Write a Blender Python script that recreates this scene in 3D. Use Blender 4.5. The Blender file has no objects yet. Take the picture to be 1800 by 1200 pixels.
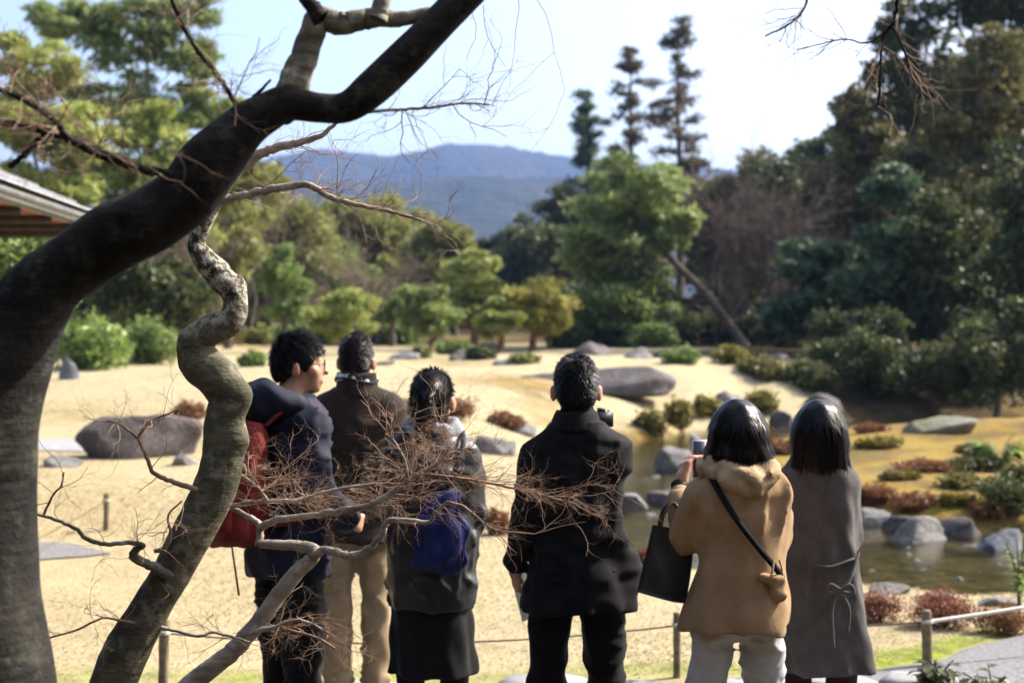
import bpy, math, random
import numpy as np
from mathutils import Vector, Matrix

# ------------------------------------------------------------------ camera, sky, sun, exposure
scene = bpy.context.scene
COL = scene.collection
CAM_H = 1.8          # eye height over the path
FPX = 2500.0         # 50 mm lens on a 36 mm sensor, in pixels of the 1800 px wide photograph
HOR = 570.0          # row of the horizon

cam_d = bpy.data.cameras.new('camera')
cam = bpy.data.objects.new('camera', cam_d)
COL.objects.link(cam)
cam.location = (0, 0, CAM_H)
cam.rotation_euler = (math.radians(90), 0, 0)
cam_d.sensor_width = 36
cam_d.lens = 50
cam_d.shift_y = -(600 - HOR) / 1800.0
cam_d.clip_start = 0.05
cam_d.clip_end = 12000
cam_d.dof.use_dof = True
cam_d.dof.focus_distance = 4.2
cam_d.dof.aperture_fstop = 3.1
scene.camera = cam

SUN_AZ = math.radians(66)      # to the right of the view direction
SUN_EL = math.radians(42)
SUN_DIR = Vector((math.sin(SUN_AZ) * math.cos(SUN_EL), math.cos(SUN_AZ) * math.cos(SUN_EL), math.sin(SUN_EL)))
world = bpy.data.worlds.new('World')
scene.world = world
world.use_nodes = True
nt = world.node_tree
nt.nodes.clear()
w_out = nt.nodes.new('ShaderNodeOutputWorld')
w_bg = nt.nodes.new('ShaderNodeBackground')
w_sky = nt.nodes.new('ShaderNodeTexSky')
w_sky.sky_type = 'NISHITA'
w_sky.sun_disc = False
w_sky.sun_elevation = SUN_EL
w_sky.sun_rotation = SUN_AZ
w_sky.altitude = 50
w_sky.air_density = 1.0
w_sky.dust_density = 5.0
w_sky.ozone_density = 1.5
w_bg.inputs['Strength'].default_value = 0.15
nt.links.new(w_sky.outputs['Color'], w_bg.inputs['Color'])
nt.links.new(w_bg.outputs['Background'], w_out.inputs['Surface'])

sun_d = bpy.data.lights.new('sun', 'SUN')
sun_d.energy = 4.2
sun_d.angle = math.radians(0.55)
sun_d.color = (1.0, 0.93, 0.82)
sun = bpy.data.objects.new('sun', sun_d)
COL.objects.link(sun)
sun.location = (30, 20, 40)
sun.rotation_euler = (-SUN_DIR).to_track_quat('-Z', 'Y').to_euler()

scene.view_settings.view_transform = 'Standard'
scene.view_settings.look = 'None'
scene.view_settings.gamma = 1.0
scene.view_settings.use_curve_mapping = False
scene.view_settings.exposure = 1.28
scene.render.engine = 'CYCLES'
scene.cycles.use_denoising = True
scene.cycles.max_bounces = 6
scene.cycles.diffuse_bounces = 3
scene.cycles.transmission_bounces = 4
scene.cycles.transparent_max_bounces = 4
scene.cycles.sample_clamp_indirect = 6.0

# ------------------------------------------------------------------ small maths
def P(px, py, D):
    """point seen at pixel (px, py) of the photograph, D metres in front of the camera"""
    return np.array([(px - 900.0) / FPX * D, D, CAM_H - (py - HOR) / FPX * D])

def smooth(a, b, x):
    t = np.clip((x - a) / (b - a), 0, 1)
    return t * t * (3 - 2 * t)

def wave_noise(p, freq, seed, octaves=2):
    """cheap smooth noise in about -1..1; p is (...,3)"""
    r = np.random.default_rng(seed)
    out = 0
    amp = 1.0
    for o in range(octaves):
        for k in range(5):
            d = r.normal(size=3)
            d /= np.linalg.norm(d)
            out = out + amp * np.sin((p[..., 0] * d[0] + p[..., 1] * d[1] + p[..., 2] * d[2]) * freq * (0.7 + 0.6 * r.random()) + r.random() * 6.28)
        amp *= 0.5
        freq *= 2.1
    return out / 4.0

# ------------------------------------------------------------------ materials
def new_mat(name):
    m = bpy.data.materials.new(name)
    m.use_nodes = True
    t = m.node_tree
    t.nodes.clear()
    out = t.nodes.new('ShaderNodeOutputMaterial')
    return m, t, out

def N(t, kind, **kw):
    n = t.nodes.new(kind)
    for k, v in kw.items():
        setattr(n, k, v)
    return n

def ramp(t, fac, stops):
    r = t.nodes.new('ShaderNodeValToRGB')
    el = r.color_ramp.elements
    while len(el) < len(stops):
        el.new(0.5)
    for e, (pos, c) in zip(el, stops):
        e.position = pos
        e.color = (*c, 1)
    t.links.new(fac, r.inputs['Fac'])
    return r.outputs['Color']

def mixc(t, fac, a, b, mode='MIX'):
    n = t.nodes.new('ShaderNodeMix')
    n.data_type = 'RGBA'
    n.blend_type = mode
    for s, v in ((n.inputs[0], fac), (n.inputs[6], a), (n.inputs[7], b)):
        if isinstance(v, (int, float)):
            s.default_value = v
        elif isinstance(v, tuple):
            s.default_value = (*v, 1)
        else:
            t.links.new(v, s)
    return n.outputs[2]

def noise(t, scale, detail=4, rough=0.55, vec=None, coord='Object'):
    n = t.nodes.new('ShaderNodeTexNoise')
    n.inputs['Scale'].default_value = scale
    n.inputs['Detail'].default_value = detail
    n.inputs['Roughness'].default_value = rough
    if vec is None:
        tc = t.nodes.new('ShaderNodeTexCoord')
        vec = tc.outputs[coord]
    t.links.new(vec, n.inputs['Vector'])
    return n.outputs['Fac']

def bump(t, height, strength, dist):
    b = t.nodes.new('ShaderNodeBump')
    b.inputs['Strength'].default_value = strength
    b.inputs['Distance'].default_value = dist
    t.links.new(height, b.inputs['Height'])
    return b.outputs['Normal']

def mat_simple(name, c1, c2, scale=6, rough=0.8, bscale=None, bstr=0.3, bdist=0.01, spec=0.3, sheen=0.0):
    m, t, out = new_mat(name)
    p = N(t, 'ShaderNodeBsdfPrincipled')
    f = noise(t, scale)
    col = ramp(t, f, [(0.3, c1), (0.7, c2)])
    t.links.new(col, p.inputs['Base Color'])
    p.inputs['Roughness'].default_value = rough
    p.inputs['Specular IOR Level'].default_value = spec
    if sheen:
        p.inputs['Sheen Weight'].default_value = sheen
        p.inputs['Sheen Roughness'].default_value = 0.5
    if bscale:
        t.links.new(bump(t, noise(t, bscale, 5), bstr, bdist), p.inputs['Normal'])
    t.links.new(p.outputs[0], out.inputs['Surface'])
    return m

def mat_leaf(name, dark, light, trans=0.35, rough=0.55, nscale=0.9):
    """leaf: per-leaf tint and slow colour drift over the crown, some light through the blade"""
    m, t, out = new_mat(name)
    a = N(t, 'ShaderNodeAttribute', attribute_name='tint')
    f = noise(t, nscale, 2)
    add = N(t, 'ShaderNodeMath', operation='MULTIPLY_ADD')
    add.inputs[1].default_value = 0.6
    t.links.new(a.outputs['Fac'], add.inputs[0])
    mul = N(t, 'ShaderNodeMath', operation='MULTIPLY')
    mul.inputs[1].default_value = 0.5
    t.links.new(f, mul.inputs[0])
    t.links.new(mul.outputs[0], add.inputs[2])
    col = ramp(t, add.outputs[0], [(0.12, dark), (0.88, light)])
    p = N(t, 'ShaderNodeBsdfPrincipled')
    t.links.new(col, p.inputs['Base Color'])
    p.inputs['Roughness'].default_value = rough
    p.inputs['Specular IOR Level'].default_value = 0.35
    tr = N(t, 'ShaderNodeBsdfTranslucent')
    t.links.new(col, tr.inputs['Color'])
    mx = N(t, 'ShaderNodeMixShader')
    mx.inputs[0].default_value = trans
    t.links.new(p.outputs[0], mx.inputs[1])
    t.links.new(tr.outputs[0], mx.inputs[2])
    t.links.new(mx.outputs[0], out.inputs['Surface'])
    return m

M = {}

# ------------------------------------------------------------------ mesh helpers
def np_mesh(name, V, F, smooth_shade=True, tint=None, attr=None, mat_idx=None):
    """V (n,3); F (m,k) array with k = 3 or 4, or a list of such arrays"""
    me = bpy.data.meshes.new(name)
    Fs = [np.asarray(f) for f in (F if isinstance(F, list) else [F]) if len(f)]
    V = np.asarray(V, dtype=np.float32)
    me.vertices.add(len(V))
    me.vertices.foreach_set('co', V.ravel())
    tot = np.concatenate([np.full(len(f), f.shape[1], np.int32) for f in Fs])
    loops = np.concatenate([f.ravel() for f in Fs]).astype(np.int32)
    start = np.concatenate([[0], np.cumsum(tot)[:-1]]).astype(np.int32)
    me.loops.add(len(loops))
    me.loops.foreach_set('vertex_index', loops)
    me.polygons.add(len(tot))
    me.polygons.foreach_set('loop_start', start)
    if mat_idx is not None:
        me.polygons.foreach_set('material_index', np.asarray(mat_idx, np.int32))
    me.update(calc_edges=True)
    if smooth_shade:
        me.shade_smooth()
    if tint is not None:
        a = me.attributes.new('tint', 'FLOAT', 'POINT')
        a.data.foreach_set('value', np.asarray(tint, np.float32))
    if attr is not None:
        for k, v in attr.items():
            a = me.attributes.new(k, 'FLOAT', 'POINT')
            a.data.foreach_set('value', np.asarray(v, np.float32))
    return me

def obj(name, me, mat=None, parent=None, loc=None):
    o = bpy.data.objects.new(name, me)
    COL.objects.link(o)
    if mat is not None:
        for m in (mat if isinstance(mat, (list, tuple)) else [mat]):
            me.materials.append(M[m] if isinstance(m, str) else m)
    if parent is not None:
        o.parent = parent
    if loc is not None:
        o.location = loc
    return o

def tag(o, label, cat, group=None):
    o['label'] = label
    o['category'] = cat
    if group:
        o['group'] = group
    return o

def struct(o, kind='structure'):
    o['kind'] = kind
    return o

def thing(name, label, cat, loc=(0, 0, 0), rotz=0.0, group=None):
    o = bpy.data.objects.new(name, None)
    COL.objects.link(o)
    o.empty_display_size = 0.2
    o.location = [float(c) for c in loc]
    o.rotation_euler = (0, 0, rotz)
    return tag(o, label, cat, group)

class Bag:
    """collects vertex / face arrays that end up in ONE mesh"""
    def __init__(s):
        s.V, s.F3, s.F4, s.T, s.n = [], [], [], [], 0
    def add(s, V, F, tint=None):
        V = np.asarray(V, float).reshape(-1, 3)
        F = np.asarray(F)
        s.V.append(V)
        (s.F3 if F.shape[1] == 3 else s.F4).append(F + s.n)
        s.T.append(np.zeros(len(V)) if tint is None else np.broadcast_to(tint, (len(V),)))
        s.n += len(V)
    def build(s, name, mat, parent=None, origin=(0, 0, 0), smooth_shade=True, loc=None):
        V = np.concatenate(s.V) - np.asarray(origin, float)
        F = []
        if s.F4: F.append(np.concatenate(s.F4))
        if s.F3: F.append(np.concatenate(s.F3))
        me = np_mesh(name, V, F, smooth_shade, tint=np.concatenate(s.T))
        return obj(name, me, mat, parent, loc)

BOXF = np.array([[0, 1, 3, 2], [4, 6, 7, 5], [0, 4, 5, 1], [2, 3, 7, 6], [0, 2, 6, 4], [1, 5, 7, 3]])
def box_v(lo, hi):
    return np.array([[x, y, z] for x in (lo[0], hi[0]) for y in (lo[1], hi[1]) for z in (lo[2], hi[2])], float)

def hexa(bag, c8, tint=0.5):
    bag.add(c8, BOXF, tint)

def tubes(pts, rad, sides=5, ref=(0, 1, 0), cap=True):
    """pts (m,n,3), rad (m,n) -> V, F of m tubes"""
    pts = np.asarray(pts, float)
    rad = np.asarray(rad, float)
    m, n, _ = pts.shape
    t = np.gradient(pts, axis=1)
    t /= np.linalg.norm(t, axis=2, keepdims=True) + 1e-9
    r = np.broadcast_to(np.asarray(ref, float), t.shape).copy()
    bad = np.abs((t * r).sum(2)) > 0.93
    r[bad] = (0.8, 0.1, 0.55)
    u = np.cross(t, r)
    u /= np.linalg.norm(u, axis=2, keepdims=True) + 1e-9
    v = np.cross(t, u)
    a = np.linspace(0, 2 * np.pi, sides, endpoint=False)
    ring = pts[:, :, None, :] + rad[:, :, None, None] * (np.cos(a)[None, None, :, None] * u[:, :, None, :] + np.sin(a)[None, None, :, None] * v[:, :, None, :])
    V = ring.reshape(-1, 3)
    i = np.arange(n - 1)[:, None]
    j = np.arange(sides)[None, :]
    q = np.stack([i * sides + j, i * sides + (j + 1) % sides, (i + 1) * sides + (j + 1) % sides, (i + 1) * sides + j], -1).reshape(-1, 4)
    F = (q[None] + (np.arange(m) * n * sides)[:, None, None]).reshape(-1, 4)
    return V, F

def spline(ctrl, n):
    """Catmull-Rom through ctrl (k,d) -> (n,d)"""
    c = np.asarray(ctrl, float)
    c = np.vstack([2 * c[0] - c[1], c, 2 * c[-1] - c[-2]])
    k = len(c) - 3
    s = np.linspace(0, k - 1e-6, n)
    i = s.astype(int)
    f = (s - i)[:, None]
    p0, p1, p2, p3 = c[i], c[i + 1], c[i + 2], c[i + 3]
    return 0.5 * ((2 * p1) + (p2 - p0) * f + (2 * p0 - 5 * p1 + 4 * p2 - p3) * f * f + (3 * p1 - p0 - 3 * p2 + p3) * f ** 3)

def leaves(c, L, W, rng, up=0.0, tint=None, tl=0.3, lay=None):
    """diamond leaves at c (n,3): random orientation, 'up' bends the blade normal skywards"""
    n = len(c)
    d = rng.normal(size=(n, 3))
    if lay is not None:
        d = d * 0.7 + lay
    d /= np.linalg.norm(d, axis=1, keepdims=True)
    w = rng.normal(size=(n, 3)) + np.array([0, 0, up])
    s = np.cross(d, w)
    s /= np.linalg.norm(s, axis=1, keepdims=True) + 1e-9
    sz = (0.65 + 0.7 * rng.random((n, 1)))
    V = np.stack([c - d * L * sz / 2, c + s * W * sz / 2, c + d * L * sz / 2, c - s * W * sz / 2], 1).reshape(-1, 3)
    F = np.arange(4 * n).reshape(n, 4)
    tt = rng.random(n) if tint is None else np.clip(tint + (rng.random(n) - 0.5) * tl * 2, 0, 1)
    return V, F, np.repeat(tt, 4)

# ------------------------------------------------------------------ terrain
STREAM = np.array([(30, 11.8, 1.9), (16, 11.9, 1.9), (8, 12.0, 1.85), (4, 12.05, 1.85), (2.4, 12.7, 1.75), (1.65, 15, 1.15), (1.7, 18, 0.95), (2.4, 22, 0.85),
                   (4.2, 25.5, 0.8), (7, 27.5, 0.8), (13, 30, 0.8), (30, 34, 0.8)], float)
WATER_Z = -0.13

def stream_dist(x, y):
    """distance to the water's edge (negative in the water) and whether the point lies on the far bank"""
    best = np.full(np.shape(x), 1e9)
    for (x0, y0, r0), (x1, y1, r1) in zip(STREAM[:-1], STREAM[1:]):
        dx, dy = x1 - x0, y1 - y0
        t = np.clip(((x - x0) * dx + (y - y0) * dy) / (dx * dx + dy * dy), 0, 1)
        d = np.hypot(x - x0 - t * dx, y - y0 - t * dy) - (r0 + t * (r1 - r0))
        best = np.minimum(best, d)
    inside = np.zeros(np.shape(x), bool)
    poly = np.vstack([STREAM[:, :2], [[400, 34], [400, 12]]])
    for i in range(len(poly)):
        xa, ya = poly[i]
        xb, yb = poly[(i + 1) % len(poly)]
        c = ((ya > y) != (yb > y)) & (x < (xb - xa) * (y - ya) / (yb - ya + 1e-12) + xa)
        inside ^= c
    return best, inside

def zt(x, y):
    x = np.asarray(x, float)
    y = np.asarray(y, float)
    d, inside = stream_dist(x, y)
    d = d + 0.12 * np.sin(x * 2.3 + y * 1.1) + 0.08 * np.sin(x * 5.1 - y * 3.7)
    zl = np.interp(y, [-50, 8, 10, 14, 24, 32, 38, 60, 120, 400, 4000], [0, 0, 0.0, 0.14, 0.72, 1.05, 0.98, 1.25, 1.7, 4, 4])
    zl = zl + 0.06 * np.sin(x * 0.55 + 1.2) * np.sin(y * 0.42) * smooth(9, 14, y) + 0.015 * np.sin(x * 2.1) * np.sin(y * 1.7 + .4)
    zr = np.interp(y, [0, 13, 16, 20, 26, 34, 60], [0, -0.05, 0.08, 0.12, 0.2, 0.6, 1.25])
    zr = zr + 0.10 * np.sin(x * 0.9 + y * 0.7) * np.sin(y * 0.6 - x * .3) + 0.03 * np.sin(x * 2.7 + 1) * np.sin(y * 2.2)
    z = np.where(inside, zr, zl)
    near = smooth(-0.1, 3.2, d)
    z = z * near + (1 - near) * np.minimum(z, -0.045)
    bank = smooth(-0.35, 0.55, d)
    return z * bank + (1 - bank) * (-0.40)

def path_edge(x):
    return np.interp(x, [-30, -6, 0, 1.3, 1.9, 2.3, 2.8, 3.3, 5, 9], [7.0, 7.0, 7.12, 7.3, 7.5, 7.75, 8.2, 8.6, 9.1, 9.2])

def hit(px, py):
    """where the sight line through a pixel meets the ground"""
    Ds = np.exp(np.linspace(math.log(3), math.log(120), 1600))
    X = (px - 900.0) / FPX * Ds
    Z = CAM_H - (py - HOR) / FPX * Ds
    g = zt(X, Ds)
    k = np.argmax(Z <= g)
    if Z[k] > g[k]:
        k = len(Ds) - 1
    return np.array([X[k], Ds[k], float(g[k])])

# ------------------------------------------------------------------ setting: ground, water, path, hills
def make_ground_mat():
    m, t, out = new_mat('ground')
    p = N(t, 'ShaderNodeBsdfPrincipled')
    p.inputs['Roughness'].default_value = 0.95
    p.inputs['Specular IOR Level'].default_value = 0.1
    big = noise(t, 0.35, 3)
    mid = noise(t, 3.0, 5)
    fine = noise(t, 40, 4, 0.7)
    straw = ramp(t, big, [(0.3, (0.33, 0.272, 0.165)), (0.7, (0.415, 0.355, 0.225))])
    straw = mixc(t, 0.55, straw, ramp(t, mid, [(0.3, (0.23, 0.188, 0.095)), (0.65, (0.44, 0.378, 0.24))]))
    straw = mixc(t, 0.5, straw, ramp(t, fine, [(0.3, (0.26, 0.21, 0.115)), (0.75, (0.48, 0.415, 0.27))]))
    moss = ramp(t, noise(t, 0.75, 6, 0.62), [(0.36, (0.055, 0.05, 0.014)), (0.44, (0.13, 0.075, 0.04)), (0.50, (0.24, 0.145, 0.03)), (0.56, (0.26, 0.185, 0.035)), (0.62, (0.15, 0.10, 0.06)), (0.70, (0.06, 0.065, 0.015))])
    moss = mixc(t, 0.4, moss, ramp(t, noise(t, 14, 4), [(0.3, (0.08, 0.06, 0.02)), (0.7, (0.30, 0.22, 0.05))]))
    bed = ramp(t, noise(t, 6, 5), [(0.3, (0.05, 0.042, 0.018)), (0.7, (0.15, 0.125, 0.06))])
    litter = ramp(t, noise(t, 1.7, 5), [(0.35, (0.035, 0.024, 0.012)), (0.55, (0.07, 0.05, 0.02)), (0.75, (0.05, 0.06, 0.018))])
    green = ramp(t, noise(t, 9, 4), [(0.3, (0.10, 0.13, 0.02)), (0.7, (0.26, 0.30, 0.04))])
    col = straw
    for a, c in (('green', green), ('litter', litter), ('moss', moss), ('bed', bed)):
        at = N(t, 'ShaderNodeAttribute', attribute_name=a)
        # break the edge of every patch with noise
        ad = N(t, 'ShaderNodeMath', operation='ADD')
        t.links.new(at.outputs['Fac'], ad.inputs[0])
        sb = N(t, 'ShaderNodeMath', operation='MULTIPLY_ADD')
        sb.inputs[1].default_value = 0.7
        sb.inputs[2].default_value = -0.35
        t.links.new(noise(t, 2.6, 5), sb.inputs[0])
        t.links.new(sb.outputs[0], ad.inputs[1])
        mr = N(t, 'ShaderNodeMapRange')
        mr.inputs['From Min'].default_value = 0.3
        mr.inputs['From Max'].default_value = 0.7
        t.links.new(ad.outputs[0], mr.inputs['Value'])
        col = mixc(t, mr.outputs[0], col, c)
    t.links.new(col, p.inputs['Base Color'])
    t.links.new(bump(t, noise(t, 30, 6, 0.7), 0.6, 0.03), p.inputs['Normal'])
    t.links.new(p.outputs[0], out.inputs['Surface'])
    return m

M['ground'] = make_ground_mat()
M['gravel'] = mat_simple('gravel', (0.11, 0.11, 0.115), (0.27, 0.27, 0.275), 45, 0.95, 120, 0.8, 0.01, 0.15)
M['slab'] = mat_simple('slab', (0.20, 0.20, 0.21), (0.33, 0.33, 0.325), 9, 0.85, 60, 0.4, 0.006, 0.2)
M['post'] = mat_simple('post', (0.10, 0.085, 0.05), (0.26, 0.21, 0.13), 22, 0.85, 60, 0.5, 0.004)
M['rope'] = mat_simple('rope', (0.42, 0.40, 0.36), (0.62, 0.60, 0.56), 60, 0.9, 200, 0.5, 0.002)
M['darkrope'] = mat_simple('darkrope', (0.05, 0.04, 0.03), (0.10, 0.08, 0.06), 60, 0.9)

def make_water():
    m, t, out = new_mat('water')
    p = N(t, 'ShaderNodeBsdfPrincipled')
    p.inputs['Base Color'].default_value = (0.80, 0.78, 0.62, 1)
    p.inputs['Roughness'].default_value = 0.04
    p.inputs['IOR'].default_value = 1.33
    p.inputs['Transmission Weight'].default_value = 1.0
    h = noise(t, 5.0, 3, 0.5)
    h2 = noise(t, 17.0, 2, 0.5)
    t.links.new(bump(t, mixc(t, 0.35, h, h2), 0.35, 0.03), p.inputs['Normal'])
    t.links.new(p.outputs[0], out.inputs['Surface'])
    return m
M['water'] = make_water()

def axis(lo, hi, d0, d1, step, grow, far_lo, far_hi):
    a = list(np.arange(d0, d1, step))
    s = step
    while a[-1] < far_hi:
        s *= grow
        a.append(a[-1] + s)
    s = step
    while a[0] > far_lo:
        s *= grow
        a.insert(0, a[0] - s)
    return np.array(a)

gx = axis(0, 0, -11, 13, 0.17, 1.13, -3500, 3500)
gy = axis(0, 0, 6.0, 36, 0.16, 1.09, -60, 4500)
GX, GY = np.meshgrid(gx, gy)
GZ = zt(GX, GY)
nv = GX.size
ii = np.arange(nv).reshape(GX.shape)
GF = np.stack([ii[:-1, :-1], ii[:-1, 1:], ii[1:, 1:], ii[1:, :-1]], -1).reshape(-1, 4)
sd, inside = stream_dist(GX, GY)
a_bed = smooth(0.12, -0.05, sd)
a_moss = np.where(inside, 1.0, smooth(0.7, 0.0, sd) * 0.6) * smooth(30, 25, GY)
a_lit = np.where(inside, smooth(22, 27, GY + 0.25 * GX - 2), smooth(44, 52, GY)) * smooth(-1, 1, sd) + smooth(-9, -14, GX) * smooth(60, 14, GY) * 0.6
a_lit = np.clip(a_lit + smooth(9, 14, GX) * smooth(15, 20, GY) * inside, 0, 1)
a_lit = np.clip(a_lit + smooth(4.9, 6.6, GX + 0.6 * np.sin(GY)) * smooth(26.5, 29, GY) + smooth(4.9, 4.4, GY) * smooth(14, 9, np.abs(GX)), 0, 1)  # near term: unseen ground darkened to cut light bounced onto the backs
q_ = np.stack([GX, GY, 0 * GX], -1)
a_lit = np.clip(a_lit + (~inside) * smooth(20, 30, GY) * smooth(44, 40, GY) * 0.55 * np.clip(wave_noise(q_, 0.55, 91, 2) + 0.1, 0, 1), 0, 1)  # far lawn: brown patches, with shade put into the same dark tint
a_moss = np.clip(a_moss + (~inside) * smooth(13, 24, GY) * 0.75 * np.clip(wave_noise(q_, 0.6, 92, 2) - 0.05, 0, 1), 0, 1)
a_green = 0.55 * np.exp(-((GY - path_edge(GX) - 0.15) / 0.28) ** 2) + 0.75 * np.exp(-((GX - 2.0) / .5) ** 2 - ((GY - path_edge(GX) - .1) / .16) ** 2)
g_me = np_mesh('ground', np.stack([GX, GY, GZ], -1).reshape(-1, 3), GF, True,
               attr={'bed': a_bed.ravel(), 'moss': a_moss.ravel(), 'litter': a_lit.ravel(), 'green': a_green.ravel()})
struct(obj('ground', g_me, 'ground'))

# pond and stream: one sheet that reaches under the banks
wx = np.concatenate([np.arange(-1, 14, 0.25), [18, 24, 32]])
wy = np.arange(9.5, 36, 0.25)
WX, WY = np.meshgrid(wx, wy)
d_w, _ = stream_dist(WX, WY)
wi = np.arange(WX.size).reshape(WX.shape)
WF = np.stack([wi[:-1, :-1], wi[:-1, 1:], wi[1:, 1:], wi[1:, :-1]], -1).reshape(-1, 4)
keep = (d_w.ravel()[WF] < 0.30).any(1)
WF = WF[keep]
used = np.unique(WF)
remap = -np.ones(WX.size, int)
remap[used] = np.arange(len(used))
WV = np.stack([WX.ravel(), WY.ravel(), np.full(WX.size, WATER_Z)], -1)[used]
struct(obj('water', np_mesh('water', WV, remap[WF], True), 'water'))

# gravel path the visitors stand on, with a worn edge, and a side path on the left
pxs = np.linspace(-14, 9, 160)
pys = np.linspace(0, 1, 40)
PXm, PT = np.meshgrid(pxs, pys)
edge = path_edge(PXm) + 0.05 * np.sin(PXm * 5.2) + 0.03 * np.sin(PXm * 13.0)
near_ = 4.55 + 0.06 * np.sin(PXm * 3.1)
PYm = near_ + (edge - near_) * PT
PZ = zt(PXm, PYm) + 0.012 - 0.03 * (PT > 0.999)
pi_ = np.arange(PXm.size).reshape(PXm.shape)
PF = np.stack([pi_[:-1, :-1], pi_[:-1, 1:], pi_[1:, 1:], pi_[1:, :-1]], -1).reshape(-1, 4)
struct(obj('path', np_mesh('path', np.stack([PXm, PYm, PZ], -1).reshape(-1, 3), PF), 'gravel'))
u_, v_ = np.meshgrid(np.linspace(0, 1, 40), np.linspace(0, 1, 14))
SX = -3.05 - u_ * 8 - 0.25 * v_
SY = 11.0 - 0.45 * u_ + (v_ - 0.5) * (0.2 + 3.0 * u_ ** 0.6) + 0.04 * np.sin(u_ * 40)
SZ = zt(SX, SY) + 0.012
si = np.arange(SX.size).reshape(SX.shape)
SF = np.stack([si[:-1, :-1], si[:-1, 1:], si[1:, 1:], si[1:, :-1]], -1).reshape(-1, 4)
struct(obj('path', np_mesh('path', np.stack([SX, SY, SZ], -1).reshape(-1, 3), SF), 'gravel'))
SX2 = -5.0 - u_ * 8
SY2 = 17.6 + 0.4 * u_ + (v_ - 0.5) * 1.0 + 0.05 * np.sin(u_ * 25)
struct(obj('path', np_mesh('path', np.stack([SX2, SY2, zt(SX2, SY2) + 0.014], -1).reshape(-1, 3), SF), 'slab'))

# wooded hills beyond the garden
M['hill'] = mat_simple('hill', (0.018, 0.028, 0.018), (0.05, 0.048, 0.03), 0.012, 1.0, 0.08, 1.0, 8, 0.05)
def hill(ridge, D, depth, seed):
    rng = np.random.default_rng(seed)
    px = np.linspace(-1800, 3600, 420)
    top = 20 + np.interp(px, [r[0] for r in ridge], [r[1] for r in ridge])
    X = (px - 900) / FPX * D
    Ht = CAM_H - (top - HOR) / FPX * D
    k = 46
    s = np.linspace(0, 1, k)
    XX = np.repeat(X[None], k, 0)
    prof = np.sin(np.clip(s * 1.25, 0, 1) * math.pi / 2)
    YY = D - depth * (1 - s)[:, None] * np.ones_like(X)[None]
    ZZ = prof[:, None] * Ht[None]
    q = np.stack([XX, YY, ZZ * 0], -1)
    ZZ = ZZ + prof[:, None] * (wave_noise(q, 0.012, seed, 3) * 6 + wave_noise(q, 0.09, seed + 1, 2) * 2.5)
    ZZ = ZZ + rng.normal(size=ZZ.shape) * 1.4 * prof[:, None]
    a = np.arange(XX.size).reshape(XX.shape)
    F = np.stack([a[:-1, :-1], a[:-1, 1:], a[1:, 1:], a[1:, :-1]], -1).reshape(-1, 4)
    struct(obj('hills', np_mesh('hills', np.stack([XX, YY, ZZ], -1).reshape(-1, 3), F), 'hill'))
hill([(-1800, 240), (-200, 300), (300, 300), (520, 285), (600, 270), (700, 282), (745, 275), (800, 262), (860, 266), (940, 278), (1000, 287), (1100, 300), (1240, 305), (1400, 330), (1800, 340), (3600, 340)], 2300, 800, 5)
hill([(-1800, 330), (300, 330), (520, 318), (700, 325), (850, 318), (1000, 325), (1200, 330), (1600, 330), (3600, 320)], 1500, 600, 9)

# dry lawn: short blades on the part of the lawn near enough to tell blades
M['straw'] = mat_leaf('straw', (0.29, 0.24, 0.13), (0.51, 0.44, 0.285), 0.45, 0.9, 0.6)
def lawn():
    rng = np.random.default_rng(3)
    n = 200000
    D = np.sqrt(7.0 ** 2 + rng.random(n) * (30.0 ** 2 - 7.0 ** 2))
    D = 7.0 + (D - 7.0) * rng.random(n) ** 0.5
    X = (rng.random(n) - 0.5) * 0.86 * D
    d, ins = stream_dist(X, D)
    ok = (~ins) & (d > 0.35) & (D > path_edge(X) + 0.02 + 0.1 * rng.random(n))
    uu = np.clip((-3.05 - X) / 8, 0, 1)
    sidep = (X < -3.1) & (np.abs(D - 11.0 + 0.45 * uu) < 0.15 + 1.5 * uu ** 0.6)
    ok &= ~sidep
    X, D = X[ok], D[ok]
    n = len(X)
    Z = zt(X, D)
    h = 0.008 + 0.02 * rng.random(n) * (0.6 + 0.5 * np.sin(X * 1.3) * np.sin(D * 1.1))
    az = rng.random(n) * 6.28
    w = 0.0045 + 0.0004 * D
    dx, dy = np.cos(az), np.sin(az)
    lean = h[:, None] * np.stack([np.cos(az * 3 + 1), np.sin(az * 3 + 1), 0 * az], -1) * 2.0
    b = np.stack([X, D, Z - 0.004], -1)
    s = np.stack([dx, dy, 0 * dx], -1) * w[:, None]
    V = np.stack([b - s, b + s, b + lean + np.stack([0 * h, 0 * h, h], -1)], 1).reshape(-1, 3)
    F = np.arange(3 * n).reshape(n, 3)
    me = np_mesh('lawn_grass', V, F, False, tint=np.repeat(rng.random(n), 3))
    struct(tag(obj('lawn_grass', me, 'straw'), 'short straw coloured winter grass covering the lawn', 'grass'), 'stuff')
lawn()

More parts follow.
